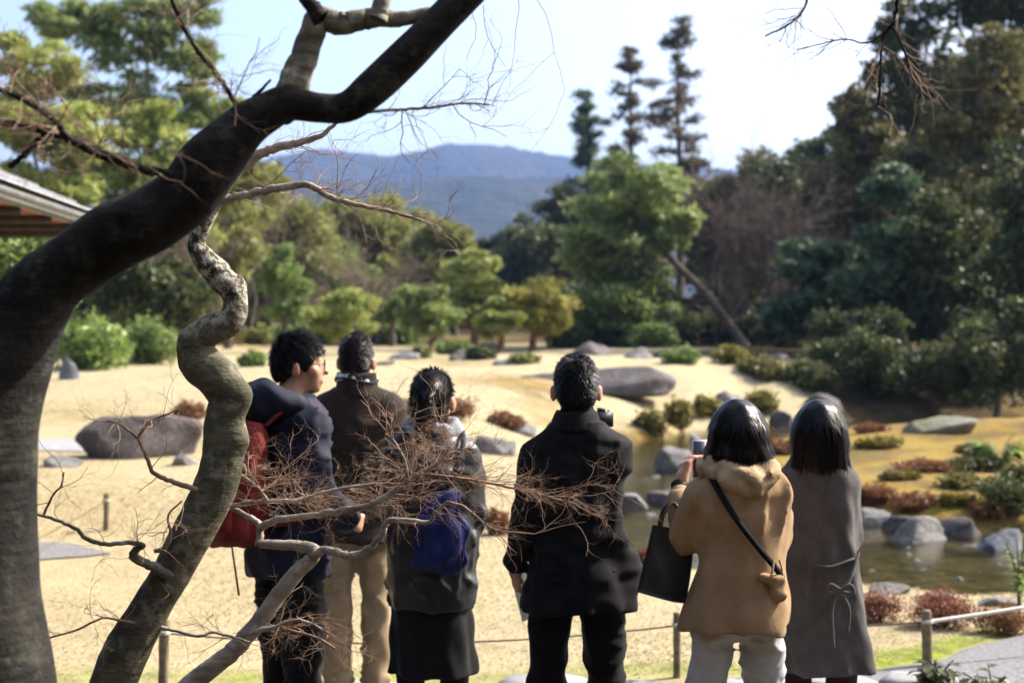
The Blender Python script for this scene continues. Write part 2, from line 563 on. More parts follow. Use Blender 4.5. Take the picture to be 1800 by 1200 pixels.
# ------------------------------------------------------------------ rocks
def mat_rock(name, c1, c2, c3):
    m, t, out = new_mat(name)
    p = N(t, 'ShaderNodeBsdfPrincipled')
    p.inputs['Roughness'].default_value = 0.8
    p.inputs['Specular IOR Level'].default_value = 0.35
    a = noise(t, 2.2, 6, 0.65)
    col = ramp(t, a, [(0.3, c1), (0.55, c2), (0.75, c3)])
    sp = ramp(t, noise(t, 28, 5, 0.7), [(0.35, (0.35, 0.35, 0.35)), (0.65, (1, 1, 1))])
    col = mixc(t, 0.7, col, sp, 'MULTIPLY')
    g = N(t, 'ShaderNodeNewGeometry')
    sx = N(t, 'ShaderNodeSeparateXYZ')
    t.links.new(col, p.inputs['Base Color'])
    t.links.new(bump(t, noise(t, 12, 8, 0.7), 0.7, 0.06), p.inputs['Normal'])
    t.links.new(p.outputs[0], out.inputs['Surface'])
    return m
M['rock'] = mat_rock('rock', (0.09, 0.09, 0.09), (0.24, 0.23, 0.22), (0.38, 0.36, 0.33))
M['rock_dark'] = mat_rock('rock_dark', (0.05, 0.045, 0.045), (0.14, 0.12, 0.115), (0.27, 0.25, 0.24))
M['rock_blue'] = mat_rock('rock_blue', (0.09, 0.10, 0.12), (0.19, 0.21, 0.24), (0.33, 0.36, 0.40))
M['rock_moss'] = mat_rock('rock_moss', (0.16, 0.15, 0.05), (0.25, 0.24, 0.17), (0.34, 0.32, 0.30))

def ico(sub):
    import bmesh
    bm = bmesh.new()
    bmesh.ops.create_icosphere(bm, subdivisions=sub, radius=1)
    bm.verts.ensure_lookup_table()
    V = np.array([v.co for v in bm.verts])
    F = np.array([[v.index for v in f.verts] for f in bm.faces])
    bm.free()
    return V, F
ICO3 = ico(4)
ICO2 = ico(2)

def rock_mesh(sz, seed, cuts=9, base=ICO3):
    rng = np.random.default_rng(seed)
    V = base[0].copy()
    V = np.sign(V) * np.abs(V) ** 0.75
    V /= np.abs(V).max()
    for k in range(cuts):                       # split faces
        d = rng.normal(size=3)
        d /= np.linalg.norm(d)
        lim = 0.45 + 0.35 * rng.random()
        s = V @ d
        V -= np.clip(s - lim, 0, None)[:, None] * d * 0.95
    V *= (1 + 0.08 * wave_noise(V, 2.5, seed, 2) + 0.05 * wave_noise(V, 9, seed + 3, 2) + 0.03 * wave_noise(V, 24, seed + 5, 1))[:, None]
    V = V / np.abs(V).max(0)
    V[:, 2] = np.where(V[:, 2] < -0.2, -0.2 + (V[:, 2] + 0.2) * 0.4, V[:, 2])
    return V * np.asarray(sz) * np.array([0.5, 0.5, 1.0]), base[1]

def rock(px, py, w, h, label, mat='rock', depth=0.7, seed=0, rot=None, z=None, name='boulder', flat=False, cuts=14, lift=0.0):
    b = hit(px, py)
    if b[2] < WATER_Z:                       # stands in the water
        Dw = FPX * (CAM_H - WATER_Z) / (py - HOR)
        b = np.array([(px - 900.0) / FPX * Dw, Dw, WATER_Z - 0.05])
        h = h * 0.8
    s = FPX / b[1]
    W, Hh = w / s, h / s
    V, F = rock_mesh((W, W * depth, Hh), seed, cuts)
    me = np_mesh(name, V, F, True)
    o = obj(name, me, mat, None, (b[0], b[1] + W * depth * 0.35, (b[2] if z is None else z) - 0.02 * Hh + lift))
    o.rotation_euler = (0, 0, ((seed * 37) % 100 / 100 - 0.5) * 0.5 if rot is None else rot)
    return tag(o, label, 'rock')

rock(1050, 690, 285, 42, 'long low grey boulder lying on the mound behind the camera man\'s head', 'rock_dark', 0.36, 11, 0.03, cuts=2, lift=0.10)
rock(238, 806, 225, 84, 'large dark boulder on the lawn left of the crooked trunk', 'rock_dark', 0.55, 12, 0.05, cuts=8)
rock(322, 818, 62, 30, 'small rock at the right foot of the large dark boulder', 'rock', 0.8, 13)
rock(110, 822, 80, 20, 'low pale stone left of the large dark boulder', 'rock', 0.8, 14)
rock(118, 668, 52, 44, 'blue grey rock under the bright bush at the left', 'rock_blue', 0.8, 15)
rock(1193, 828, 104, 64, 'squared grey rock at the stream left of the bobbed hair', 'rock', 0.8, 16)
rock(1116, 895, 84, 44, 'pale flat stone in the stream at the camera man\'s right elbow', 'rock', 0.8, 17)
rock(1178, 886, 78, 38, 'dark stepping stone in the stream left of the raised hands', 'rock_dark', 0.8, 18)
rock(1534, 922, 72, 50, 'pale block of stone on the pond\'s far edge beside the grey coat', 'rock', 0.8, 19)
rock(1582, 932, 80, 44, 'dark stone between the pale block and the split rock in the pond', 'rock_dark', 0.8, 20)
rock(1614, 952, 122, 68, 'craggy split rock standing out in the pond', 'rock', 0.8, 21, cuts=12)
rock(1694, 942, 96, 54, 'dark grey rock on the pond edge right of the craggy split rock', 'rock_dark', 0.8, 22)
rock(1776, 966, 110, 58, 'blue grey rock at the pond edge, nearest the right border', 'rock_blue', 0.8, 23)
rock(1280, 708, 52, 34, 'pale angular rock at the foot of the lawn mound', 'rock', 0.8, 24)
rock(1458, 726, 84, 34, 'wide blue grey rock in the shade behind the long haired woman', 'rock_dark', 0.7, 25)  # its shade is put in through the darker stone colour
rock(1384, 748, 58, 40, 'upright blue grey rock in the shade between the two women\'s heads', 'rock_dark', 0.8, 26)  # dark material paints the shade on this rock too
rock(1662, 764, 140, 34, 'broad flat stone half sunk in the yellow moss', 'rock_moss', 0.7, 27, cuts=6)
rock(912, 762, 64, 30, 'grey stone beside the rust coloured shrub on the lawn', 'rock', 0.8, 28)
rock(868, 800, 80, 46, 'broad grey rock at the stream head left of the camera man', 'rock', 0.8, 29)
rock(1226, 778, 34, 42, 'narrow pale rock on the bank above the squared grey rock', 'rock', 0.8, 30)
rock(1092, 806, 44, 24, 'low stone on the bank right of the camera man\'s shoulder', 'rock', 0.8, 31)
rock(715, 632, 66, 15, 'flat grey stone at the far lawn edge behind the ponytail', 'rock', 0.7, 32)
rock(806, 634, 46, 20, 'dark stone at the far lawn edge under the round pine', 'rock_dark', 0.8, 33)
rock(896, 642, 62, 10, 'thin blue grey stone flush with the far lawn', 'rock_blue', 0.7, 34)
rock(1036, 624, 100, 24, 'long dark rock on the far lawn edge above the camera man', 'rock_dark', 0.6, 35)
rock(1118, 630, 62, 20, 'pale rock right of the long dark far rock', 'rock', 0.7, 36)
rock(1172, 630, 52, 18, 'small dark rock below the leaning pine', 'rock_dark', 0.7, 37)
rock(862, 612, 46, 14, 'white sunlit stone between the small pines', 'rock', 0.7, 38)
rock(672, 642, 44, 12, 'low stone beside the brown coated man\'s ear', 'rock', 0.7, 39)
rock(520, 592, 60, 26, 'grey rock at the far lawn edge above the man with glasses', 'rock', 0.7, 40)
rock(456, 700, 46, 34, 'mossy rock on the lawn left of the man with glasses', 'rock_moss', 0.8, 41)
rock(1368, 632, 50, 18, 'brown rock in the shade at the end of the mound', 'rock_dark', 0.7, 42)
rock(1560, 1046, 96, 18, 'pale edging stone of the pond nearest the grey coat', 'rock', 0.6, 43)
rock(1650, 1056, 104, 16, 'long pale edging stone behind the low red shrub', 'rock', 0.6, 44)
rock(1752, 1066, 100, 16, 'pale edging stone of the pond by the right border', 'rock', 0.6, 45)
rock(1500, 1042, 60, 16, 'edging stone half hidden by the grey coat', 'rock', 0.6, 46)

# small stones in the shallow water
rng = np.random.default_rng(77)
peb = [np_mesh('stone', *rock_mesh((1, 0.8, 0.5), 200 + k, 5, ICO2)) for k in range(4)]
for me in peb:
    me.materials.append(M['rock'])
spots = [(1545, 940), (1532, 1002), (1598, 962), (1586, 986), (1600, 975), (1622, 1000), (1628, 990), (1566, 1012), (1690, 1018), (1705, 960), (1660, 1018), (1648, 975), (1720, 1005), (1755, 990), (1560, 965), (1612, 985),
         (1120, 930), (1142, 905), (1160, 955), (1108, 965), (1135, 845), (1112, 838), (1150, 838), (1128, 815), (1105, 778), (1125, 760), (1142, 790), (1216, 850), (1200, 836)]
for k, (px, py) in enumerate(spots):
    D = FPX * (CAM_H - WATER_Z) / (py - HOR)
    X = (px - 900) / FPX * D
    o = obj('stone', peb[k % 4], None, None, (X, D, WATER_Z - 0.03))
    sz = 0.05 + 0.09 * rng.random() ** 2
    o.scale = (sz * (1 + rng.random() * .6), sz, 0.06 + 0.5 * sz * rng.random())
    o.rotation_euler = (0, 0, rng.random() * 6)
    if px > 1500:
        tag(o, 'small pale stone breaking the pond surface right of the grey coat', 'stone', 'small stones in the open pond')
    else:
        tag(o, 'small pale stone in the stream between the camera man and the tan jacket', 'stone', 'small stones in the stream')

# paving slabs along the fence
def slab(px, py, w, d, label, seed):
    b = hit(px, py)
    rng = np.random.default_rng(seed)
    a = np.sort(rng.random(9)) * 6.283
    bag = Bag()
    out = np.stack([np.cos(a) * w / 2 * (0.9 + 0.2 * rng.random(9)), np.sin(a) * d / 2 * (0.9 + 0.2 * rng.random(9))], -1)
    rings = []
    for sc, z in ((1.0, -0.05), (1.0, 0.025), (0.95, 0.045), (0.5, 0.05), (0.02, 0.05)):
        rings.append(np.column_stack([out * sc, np.full(9, z)]))
    V = np.concatenate(rings)
    q = []
    for r in range(4):
        for j in range(9):
            q.append([r * 9 + j, r * 9 + (j + 1) % 9, (r + 1) * 9 + (j + 1) % 9, (r + 1) * 9 + j])
    bag.add(V, np.array(q), 0.5)
    o = bag.build('paving_slab', 'slab', smooth_shade=False, loc=tuple(b))
    tag(o, label, 'slab')
slab(955, 1212, 0.46, 0.34, 'grey stone slab at the fence behind the camera man\'s legs', 4)
slab(640, 1222, 0.5, 0.3, 'grey stone slab behind the tan trousers', 5)
slab(1300, 1218, 0.6, 0.3, 'grey stone slab behind the pale trousers', 6)
slab(1455, 1212, 0.5, 0.3, 'pale stone slab under the hem of the grey coat', 8)
slab(1600, 1205, 0.5, 0.26, 'pale stone slab below the right fence post', 9)

# ------------------------------------------------------------------ low fence: posts and rope
def fence_post(base, h, r, label, tilt):
    rngp = np.random.default_rng(int(abs(base[0]) * 1000) + 7)
    zs = np.array([-0.08, 0.02, h * 0.3, h * 0.6, h * 0.9, h - 0.006, h, h + 0.002])
    rs = r * np.array([1.05, 1.03, 1.0, 1.02, 0.98, 0.97, 0.86, 0.1])
    p = np.stack([zs * tilt, zs * 0.02, zs], -1)
    V, F = tubes(p[None], rs[None], 14, (0, 1, 0))
    V = V + 0.0015 * wave_noise(V, 60, 3)[:, None]
    bag = Bag()
    bag.add(V, F, 0.5)
    t = thing('fence_post', label, 'post', base, 0, 'low wooden posts of the rope fence')
    bag.build('stake', 'post', t)
    k = Bag()
    a = np.linspace(0, 2 * np.pi, 15)
    for dz in (0, 0.009):
        ring = np.stack([tilt * h * .8 + (r + 0.004) * np.cos(a), (r + 0.004) * np.sin(a), np.full(15, h * 0.8 + dz)], -1)
        k.add(*tubes(ring[None], np.full((1, 15), 0.005), 6, (0, 0, 1)), 0.5)
    k.build('rope_wrap', 'rope', t)
    return np.array([base[0] + tilt * h * .8, base[1], base[2] + h * 0.8])
def flat_base(px, D):
    X = (px - 900) / FPX * D
    return (X, D, float(zt(X, D)))
q0 = fence_post(flat_base(187, 11.9), 0.31, 0.026, 'wooden fence post on the lawn by the grey side path', 0.0)
q1 = fence_post(flat_base(287, 7.05), 0.34, 0.026, 'dark wooden fence post between the crooked trunk and the thin branch', 0.01)
q2 = fence_post(flat_base(1190, 7.25), 0.33, 0.019, 'wooden fence post left of the pale trousers', 0.0)
q3 = fence_post(flat_base(1630, 7.5), 0.30, 0.026, 'wooden fence post right of the grey coat, holding the white rope', -0.01)
q4 = fence_post((3.65, 8.05, 0.0), 0.42, 0.026, 'fence post at the far end of the white rope', 0.0)
def rope(a, b, r, sag, label, mat):
    t = np.linspace(0, 1, 40)[:, None]
    p = a + (b - a) * t
    p[:, 2] -= sag * (4 * t * (1 - t))[:, 0]
    bag = Bag()
    bag.add(*tubes(p[None], np.full((1, 40), r), 7, (0, 0, 1)), 0.5)
    tag(bag.build('rope', mat), label, 'rope')
rope(q1, q2, 0.0045, 0.07, 'thin dark rope behind the visitors\' legs', 'darkrope')
rope(q2, q3, 0.0045, 0.02, 'thin rope between the posts either side of the two women', 'darkrope')
rope(q3, q4, 0.011, 0.01, 'white rope rising to the right of the right post', 'rope')
rope(q0, np.array([-3.4, 7.6, 0.27]), 0.004, 0.04, 'thin rope running back to the post by the side path', 'darkrope')

# ------------------------------------------------------------------ vegetation
M['bark'] = mat_simple('bark', (0.055, 0.045, 0.035), (0.16, 0.13, 0.10), 9, 0.9, 40, 0.8, 0.02, 0.15)
M['bark_red'] = mat_simple('bark_red', (0.16, 0.075, 0.045), (0.34, 0.20, 0.13), 5, 0.9, 30, 0.8, 0.02, 0.15)
M['twig_brown'] = mat_simple('twig_brown', (0.10, 0.07, 0.052), (0.22, 0.165, 0.125), 1.5, 0.9)
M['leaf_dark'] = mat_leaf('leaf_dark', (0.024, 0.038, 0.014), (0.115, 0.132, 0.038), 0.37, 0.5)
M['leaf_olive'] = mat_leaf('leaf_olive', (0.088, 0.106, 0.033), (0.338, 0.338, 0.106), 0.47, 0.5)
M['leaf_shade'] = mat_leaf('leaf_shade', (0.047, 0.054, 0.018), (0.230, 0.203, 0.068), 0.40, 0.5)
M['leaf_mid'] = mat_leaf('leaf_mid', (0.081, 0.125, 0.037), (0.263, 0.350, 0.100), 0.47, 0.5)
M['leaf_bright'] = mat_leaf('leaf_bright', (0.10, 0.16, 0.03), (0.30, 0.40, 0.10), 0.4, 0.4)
M['needle'] = mat_leaf('needle', (0.094, 0.131, 0.044), (0.312, 0.375, 0.125), 0.47, 0.5)
M['needle_blue'] = mat_leaf('needle_blue', (0.033, 0.063, 0.039), (0.112, 0.173, 0.075), 0.35, 0.5)
M['needle_bright'] = mat_leaf('needle_bright', (0.146, 0.190, 0.045), (0.414, 0.448, 0.129), 0.47, 0.5)
M['needle_yellow'] = mat_leaf('needle_yellow', (0.18, 0.185, 0.035), (0.47, 0.42, 0.10), 0.42, 0.5)
M['needle_rust'] = mat_leaf('needle_rust', (0.045, 0.045, 0.022), (0.15, 0.11, 0.045), 0.3, 0.6)
M['leaf_rust'] = mat_leaf('leaf_rust', (0.10, 0.045, 0.02), (0.33, 0.16, 0.07), 0.3, 0.6)
M['leaf_red'] = mat_leaf('leaf_red', (0.10, 0.035, 0.025), (0.36, 0.15, 0.10), 0.3, 0.6, 3)
M['leaf_moss'] = mat_leaf('leaf_moss', (0.09, 0.075, 0.018), (0.30, 0.25, 0.05), 0.3, 0.6)

def clump_leaves(clumps, L, W, n, rng, flat=1.0, up=0.3, shell=0.55, cover=0.0):
    """clumps: list of (centre, radius xyz); leaves spread near each clump's surface, thinning inwards"""
    w = np.array([max(r[0] * r[1], r[0] * r[2]) for _, r in clumps])
    if cover:
        asp = W / L
        L = max(L, math.sqrt(cover * 12.0 * w.sum() / (n * 0.5 * asp)))
        W = L * asp
    cnt = np.maximum(8, (n * w / w.sum()).astype(int))
    Vs, Fs, Ts, k = [], [], [], 0
    for (c, r), m in zip(clumps, cnt):
        d = rng.normal(size=(m, 3))
        d /= np.linalg.norm(d, axis=1, keepdims=True)
        d[:, 2] = np.where((d[:, 2] < 0) & (rng.random(m) < 0.45), -d[:, 2], d[:, 2])
        rad = shell + (1 - shell) * rng.random((m, 1)) ** 0.6
        rad *= 1 + 0.30 * np.sin(d[:, :1] * 5 + c[0]) * np.sin(d[:, 1:2] * 5 + c[1]) + 0.17 * rng.normal(size=(m, 1))
        p = np.asarray(c) + d * rad * np.asarray(r)
        V, F, T = leaves(p, L, W, rng, up, tint=rng.random() * 0.5 + 0.25, tl=0.42)
        Vs.append(V); Fs.append(F + k); Ts.append(T)
        k += len(V)
    return np.concatenate(Vs), np.concatenate(Fs), np.concatenate(Ts)

def fill_ellipsoids(ells, rng, per, rel, flat):
    out = []
    for (c, r) in ells:
        c, r = np.asarray(c, float), np.asarray(r, float)
        m = 0
        while m < per:
            d = rng.normal(size=3)
            d /= np.linalg.norm(d)
            f = (0.35 + 0.55 * rng.random() ** 0.5)
            cr = rel * (0.7 + 0.6 * rng.random()) * min(r[0], r[2] * 1.4)
            out.append((c + d * r * f, np.array([cr, cr, cr * flat])))
            m += 1
        out.append((c, r * 0.5))
    return out

def limbs(bag, base, clumps, r0, rng, nl, lean=None, trunk=None, sides=7):
    """a tapered, slightly crooked trunk and limbs that run out to the clumps"""
    cs = np.array([c for c, _ in clumps])
    top = cs[np.argmax(cs[:, 2])]
    base = np.asarray(base, float)
    if trunk is None:
        mid = base + (top - base) * 0.45 + rng.normal(size=3) * 0.05 * np.linalg.norm(top - base) * np.array([1, 1, 0.2])
        trunk = spline([base - np.array([0, 0, 0.3]), base + (mid - base) * 0.3, mid, top], 18)
    n = len(trunk)
    rad = r0 * (1 - 0.85 * np.linspace(0, 1, n) ** 0.9)
    rad[0:2] *= 1.25
    bag.add(*tubes(trunk[None], rad[None], sides), 0.5)
    pick = rng.permutation(len(cs))[:nl]
    for i in pick:
        e = cs[i]
        if e[2] < trunk[n // 3, 2]:
            continue
        hz = trunk[:, 2]
        k = int(np.clip(np.searchsorted(hz, e[2] - 0.35 * np.linalg.norm(e[:2] - trunk[n // 2, :2]) - 0.1), n // 5, n - 2))
        s = trunk[k]
        m = (s + e) / 2 + np.array([0, 0, -0.08 * np.linalg.norm(e - s)]) + rng.normal(size=3) * 0.05 * np.linalg.norm(e - s)
        pts = spline([s, m, e], 9)
        bag.add(*tubes(pts[None], (rad[k] * 0.55 * (1 - 0.8 * np.linspace(0, 1, 9)))[None], 5), 0.5)

def tree(name, label, base, ells, leaf, L, W, n, seed, per=14, rel=0.34, flat=0.8, r0=0.16, nl=9, bark='bark', group=None, trunk=None, up=0.3, cat='tree', shell=0.5, crown='crown', cover=0.8):
    rng = np.random.default_rng(seed)
    base = np.asarray(base, float)
    cl = fill_ellipsoids(ells, rng, per, rel, flat)
    t = thing(name, label, cat, base, 0, group)
    b = Bag()
    limbs(b, base, cl, r0, rng, nl, trunk=trunk)
    b.build('trunk', bark, t, base)
    V, F, T = clump_leaves(cl, L, W, n, rng, flat, up, shell, cover)
    c = Bag()
    c.add(V, F, T)
    c.build(crown, leaf, t, base, smooth_shade=False)
    return t

def E(px, py, w, h, D, dep=1.0):
    """crown ellipsoid given by its outline in the photograph (centre, full width and height) at distance D"""
    s = FPX / D
    return (P(px, py, D), np.array([w / 2 / s, w / 2 / s * dep, h / 2 / s]))

def base_at(px, D):
    X = (px - 900.0) / FPX * D
    return np.array([X, D, float(zt(X, D))])

SPEC = {  # leaf material, leaf length factor, aspect, clump flatness, clump size, upward bias, bark
    'broad': dict(W=0.6, flat=0.85, rel=0.33, up=0.3, bark='bark'),
    'pine': dict(W=0.3, flat=0.5, rel=0.37, up=0.9, bark='bark_red'),
}
def quick(kind, leaf, px, D, ells, label, seed, name=None, n=9000, lf=0.0026, group=None, per=14, r0=None, trunk=None, rel=None, tpx=None, shell=0.5, cover=0.8, bark=None):
    sp = SPEC[kind]
    per = int(per * 1.7)
    n = int(n * 1.0)
    L = lf * D * (1.7 if kind == 'pine' else 1.0)
    b = base_at(px, D)
    es = [E(*e, D) if len(e) == 4 else E(*e[:4], e[4]) for e in ells]
    return tree(name or ('pine_tree' if kind == 'pine' else 'broadleaf_tree'), label, b, es, leaf, L, L * sp['W'], n, seed, per, rel or sp['rel'], sp['flat'],
                r0 or 0.004 * D, 9, bark or sp['bark'], group, trunk, sp['up'], shell=shell, cover=cover)

# --- middle distance, left of centre
quick('pine', 'needle_bright', 835, 46, [(838, 490, 112, 105), (820, 545, 120, 60)], 'round bright green pine at the centre of the far lawn edge', 301, n=7000, per=12)
quick('pine', 'needle_yellow', 935, 43, [(935, 540, 130, 96), (965, 565, 80, 50)], 'small yellow green pine at the right of the far row of pines', 302, n=7000, per=12)
quick('pine', 'needle_bright', 880, 42, [(880, 560, 90, 70)], 'low green pine just left of the yellow green pine', 303, n=4500, per=9)
quick('pine', 'needle', 752, 41, [(752, 545, 110, 95)], 'dark green layered pine left of the round bright pine', 304, n=6000, per=11)
quick('pine', 'needle_bright', 602, 38, [(600, 556, 136, 84)], 'wide low bright pine above the heads of the two left men', 305, n=6500, per=12)
quick('broad', 'leaf_mid', 690, 47, [(690, 552, 54, 62)], 'small rounded light green bush tree between two far pines', 306, n=3000, per=7)
quick('broad', 'leaf_olive', 530, 55, [(525, 430, 170, 190), (480, 500, 120, 120)], 'olive green tree left of the far bare branches', 307, n=11000)
quick('broad', 'leaf_olive', 660, 66, [(640, 400, 150, 120), (700, 470, 120, 130)], 'yellow olive tree below the blue hills', 308, n=11000)
quick('broad', 'leaf_olive', 780, 62, [(770, 450, 130, 120), (800, 420, 90, 70)], 'olive tree behind the round bright pine', 309, n=9000)
quick('broad', 'leaf_mid', 590, 60, [(590, 480, 110, 110)], 'mid green tree behind the wide low pine', 310, n=7000)
quick('broad', 'leaf_dark', 920, 78, [(925, 440, 130, 150), (900, 500, 110, 140)], 'dark evergreen behind the yellow green pine', 311, n=10000)
quick('broad', 'leaf_dark', 1000, 82, [(990, 400, 120, 130), (985, 490, 120, 150)], 'tall dark evergreen left of the leaning pine', 312, n=10000)
quick('broad', 'leaf_dark', 860, 80, [(868, 440, 70, 80), (850, 510, 80, 100)], 'dark evergreen behind the olive tree, left of the hills\' gap', 313, n=6000)
quick('broad', 'leaf_olive', 400, 44, [(410, 410, 140, 190), (370, 500, 130, 130)], 'olive tree behind the upper bend of the crooked trunk', 314, n=10000)
quick('broad', 'leaf_mid', 500, 40, [(500, 500, 90, 140)], 'leafy green tree right of the crooked trunk\'s bends', 315, n=7000)

quick('broad', 'leaf_shade', 1050, 100, [(1060, 480, 220, 220)], 'dull green tree far back under the skyline conifers', 316, n=9000)
quick('broad', 'leaf_shade', 740, 95, [(720, 520, 220, 150), (840, 530, 160, 130)], 'dull green tree far back behind the row of pines', 317, n=9000)
quick('broad', 'leaf_olive', 560, 90, [(560, 500, 240, 200), (440, 480, 200, 220)], 'olive tree far back behind the wide low pine', 318, n=9000)
quick('broad', 'leaf_shade', 300, 70, [(300, 480, 260, 260), (130, 450, 200, 280)], 'dull green tree far back behind the thick trunk', 319, n=9000)

quick('broad', 'leaf_olive', 470, 70, [(470, 420, 150, 160), (440, 520, 150, 140)], 'olive tree in the far belt right of the crooked trunk\'s top', 380, n=8000)
quick('broad', 'leaf_mid', 560, 68, [(565, 440, 110, 130), (540, 530, 130, 110)], 'green tree in the far belt above the man with glasses', 381, n=8000)
quick('broad', 'leaf_olive', 720, 72, [(720, 420, 130, 90), (730, 510, 140, 130)], 'yellow olive tree in the far belt above the ponytail', 382, n=8000)
quick('broad', 'leaf_mid', 640, 58, [(650, 520, 100, 110)], 'green tree in the far belt between the two left pines', 383, n=6000)
quick('broad', 'leaf_mid', 800, 66, [(790, 500, 130, 120)], 'green tree in the far belt left of the round bright pine', 384, n=6000)
quick('broad', 'leaf_olive', 380, 60, [(380, 420, 140, 170), (350, 540, 160, 120)], 'olive tree in the far belt behind the crooked trunk', 385, n=8000)
quick('broad', 'leaf_dark', 1060, 70, [(1010, 540, 130, 130)], 'dark green tree in the far belt between the yellow green and leaning pines', 386, n=6000)

# --- big leaning pine right of centre
lean = spline([P(1310, 615, 46), P(1285, 575, 46), P(1240, 515, 46), P(1180, 455, 46), P(1135, 395, 46), P(1115, 340, 46), P(1110, 300, 46)], 22)
quick('pine', 'needle', 1305, 46, [(1115, 345, 200, 165), (1065, 430, 150, 150), (1165, 400, 120, 130), (1075, 520, 180, 130), (1145, 530, 110, 110), (1105, 585, 190, 60), (1105, 450, 150, 150)],
      'large pale green pine with a long trunk leaning left', 320, n=24000, per=10, trunk=lean, r0=0.2, lf=0.0023, bark='bark')
# --- cedars on the skyline
M['bark_cedar'] = mat_simple('bark_cedar', (0.06, 0.04, 0.03), (0.13, 0.09, 0.06), 3, 0.9)
def cedar(px, top, D, w, label, seed, dens=1.0, leaf='needle_rust'):
    rng = np.random.default_rng(seed)
    b = base_at(px, D)
    tip = P(px, top, D)
    Hh = tip[2] - b[2]
    t = thing('cedar_tree', label, 'tree', b, 0)
    bag = Bag()
    tr = spline([b - [0, 0, .3], b + [0.1, 0, Hh * .4], b + [-0.1, 0, Hh * .75], tip], 24)
    bag.add(*tubes(tr[None], (0.30 * (1 - 0.93 * np.linspace(0, 1, 24)))[None], 7), 0.5)
    R = w / 2 / (FPX / D)
    cl = []
    z = 0.30
    while z < 0.985:
        r = R * (1.0 - 0.62 * max(0, (z - 0.45) / 0.55) ** 1.3) * (0.35 + 0.85 * rng.random())
        for k in range(rng.integers(2, 5)):
            az = rng.random() * 6.28
            rr = r * (0.5 + 0.6 * rng.random())
            s = np.array([np.interp(z, np.linspace(0, 1, 24), tr[:, i]) for i in range(3)])
            e = s + np.array([math.cos(az) * rr, math.sin(az) * rr, -0.12 * rr + 0.28 * rng.normal()])
            m = (s + e) / 2 + [0, 0, -0.12 * rr]
            pts = spline([s, m, e], 7)
            bag.add(*tubes(pts[None], (0.06 * (1 - 0.8 * np.linspace(0, 1, 7)))[None], 4), 0.5)
            for f in (0.55, 0.8, 1.0):
                if rng.random() < 0.85 * dens:
                    q = s + (e - s) * f
                    c = 0.12 * R * (0.6 + 1.1 * rng.random())
                    cl.append((q + rng.normal(size=3) * 0.1, np.array([c * 1.5, c * 1.5, c * 0.9])))
        z += 0.026 + 0.025 * rng.random()
    bag.build('trunk', 'bark_cedar', t, b)
    V, F, T = clump_leaves(cl, 0.30, 0.09, int(8500 * dens), rng, 0.5, 0.0, 0.0)
    c = Bag()
    c.add(V, F, T)
    c.build('crown', leaf, t, b, smooth_shade=False)
cedar(1036, 156, 86, 112, 'shortest and leftmost of the three thin conifers on the skyline', 331, 1.0, 'needle_blue')
cedar(1111, 84, 90, 112, 'middle thin conifer on the skyline with a bare lower stem', 332, 0.75, 'needle_rust')
cedar(1194, 40, 84, 160, 'tallest conifer on the skyline with ragged brown branches', 333, 1.1, 'needle_rust')

# --- wood on the right
R = 'wood on the right bank'
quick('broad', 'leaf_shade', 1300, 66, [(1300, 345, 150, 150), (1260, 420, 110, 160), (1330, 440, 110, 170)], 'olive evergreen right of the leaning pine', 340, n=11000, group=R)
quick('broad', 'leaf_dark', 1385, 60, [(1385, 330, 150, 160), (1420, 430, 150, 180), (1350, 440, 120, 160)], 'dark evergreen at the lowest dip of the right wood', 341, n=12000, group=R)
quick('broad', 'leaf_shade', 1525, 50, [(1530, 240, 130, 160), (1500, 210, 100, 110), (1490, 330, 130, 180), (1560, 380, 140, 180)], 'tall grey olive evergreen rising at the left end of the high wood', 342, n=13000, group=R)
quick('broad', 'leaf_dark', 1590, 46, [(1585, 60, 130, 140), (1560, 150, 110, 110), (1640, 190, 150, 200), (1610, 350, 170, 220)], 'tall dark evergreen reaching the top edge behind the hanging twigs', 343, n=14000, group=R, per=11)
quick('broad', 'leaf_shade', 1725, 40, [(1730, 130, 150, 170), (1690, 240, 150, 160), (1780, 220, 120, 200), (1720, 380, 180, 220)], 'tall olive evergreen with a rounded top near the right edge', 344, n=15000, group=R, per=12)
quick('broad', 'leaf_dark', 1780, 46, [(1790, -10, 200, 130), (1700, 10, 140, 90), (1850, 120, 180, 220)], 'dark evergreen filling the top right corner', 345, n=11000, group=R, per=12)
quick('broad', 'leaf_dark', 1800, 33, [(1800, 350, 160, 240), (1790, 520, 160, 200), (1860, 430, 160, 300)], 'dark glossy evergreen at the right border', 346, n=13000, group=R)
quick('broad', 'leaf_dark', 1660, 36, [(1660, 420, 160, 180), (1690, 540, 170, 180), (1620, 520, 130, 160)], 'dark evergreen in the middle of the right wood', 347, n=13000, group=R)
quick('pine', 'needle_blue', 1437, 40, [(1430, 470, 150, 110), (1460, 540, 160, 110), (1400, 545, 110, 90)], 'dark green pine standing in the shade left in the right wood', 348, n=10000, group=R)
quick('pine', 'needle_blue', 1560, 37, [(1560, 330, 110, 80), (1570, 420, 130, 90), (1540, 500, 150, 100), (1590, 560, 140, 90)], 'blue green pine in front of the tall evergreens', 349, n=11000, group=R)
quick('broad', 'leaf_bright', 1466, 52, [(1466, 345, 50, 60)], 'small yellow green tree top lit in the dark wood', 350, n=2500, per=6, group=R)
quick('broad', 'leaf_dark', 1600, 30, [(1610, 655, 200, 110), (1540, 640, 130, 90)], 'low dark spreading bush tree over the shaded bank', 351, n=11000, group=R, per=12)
quick('broad', 'leaf_dark', 1745, 29, [(1750, 640, 190, 150), (1810, 600, 140, 200)], 'low dark bush tree over the shaded bank at the right border', 352, n=11000, group=R, per=12)
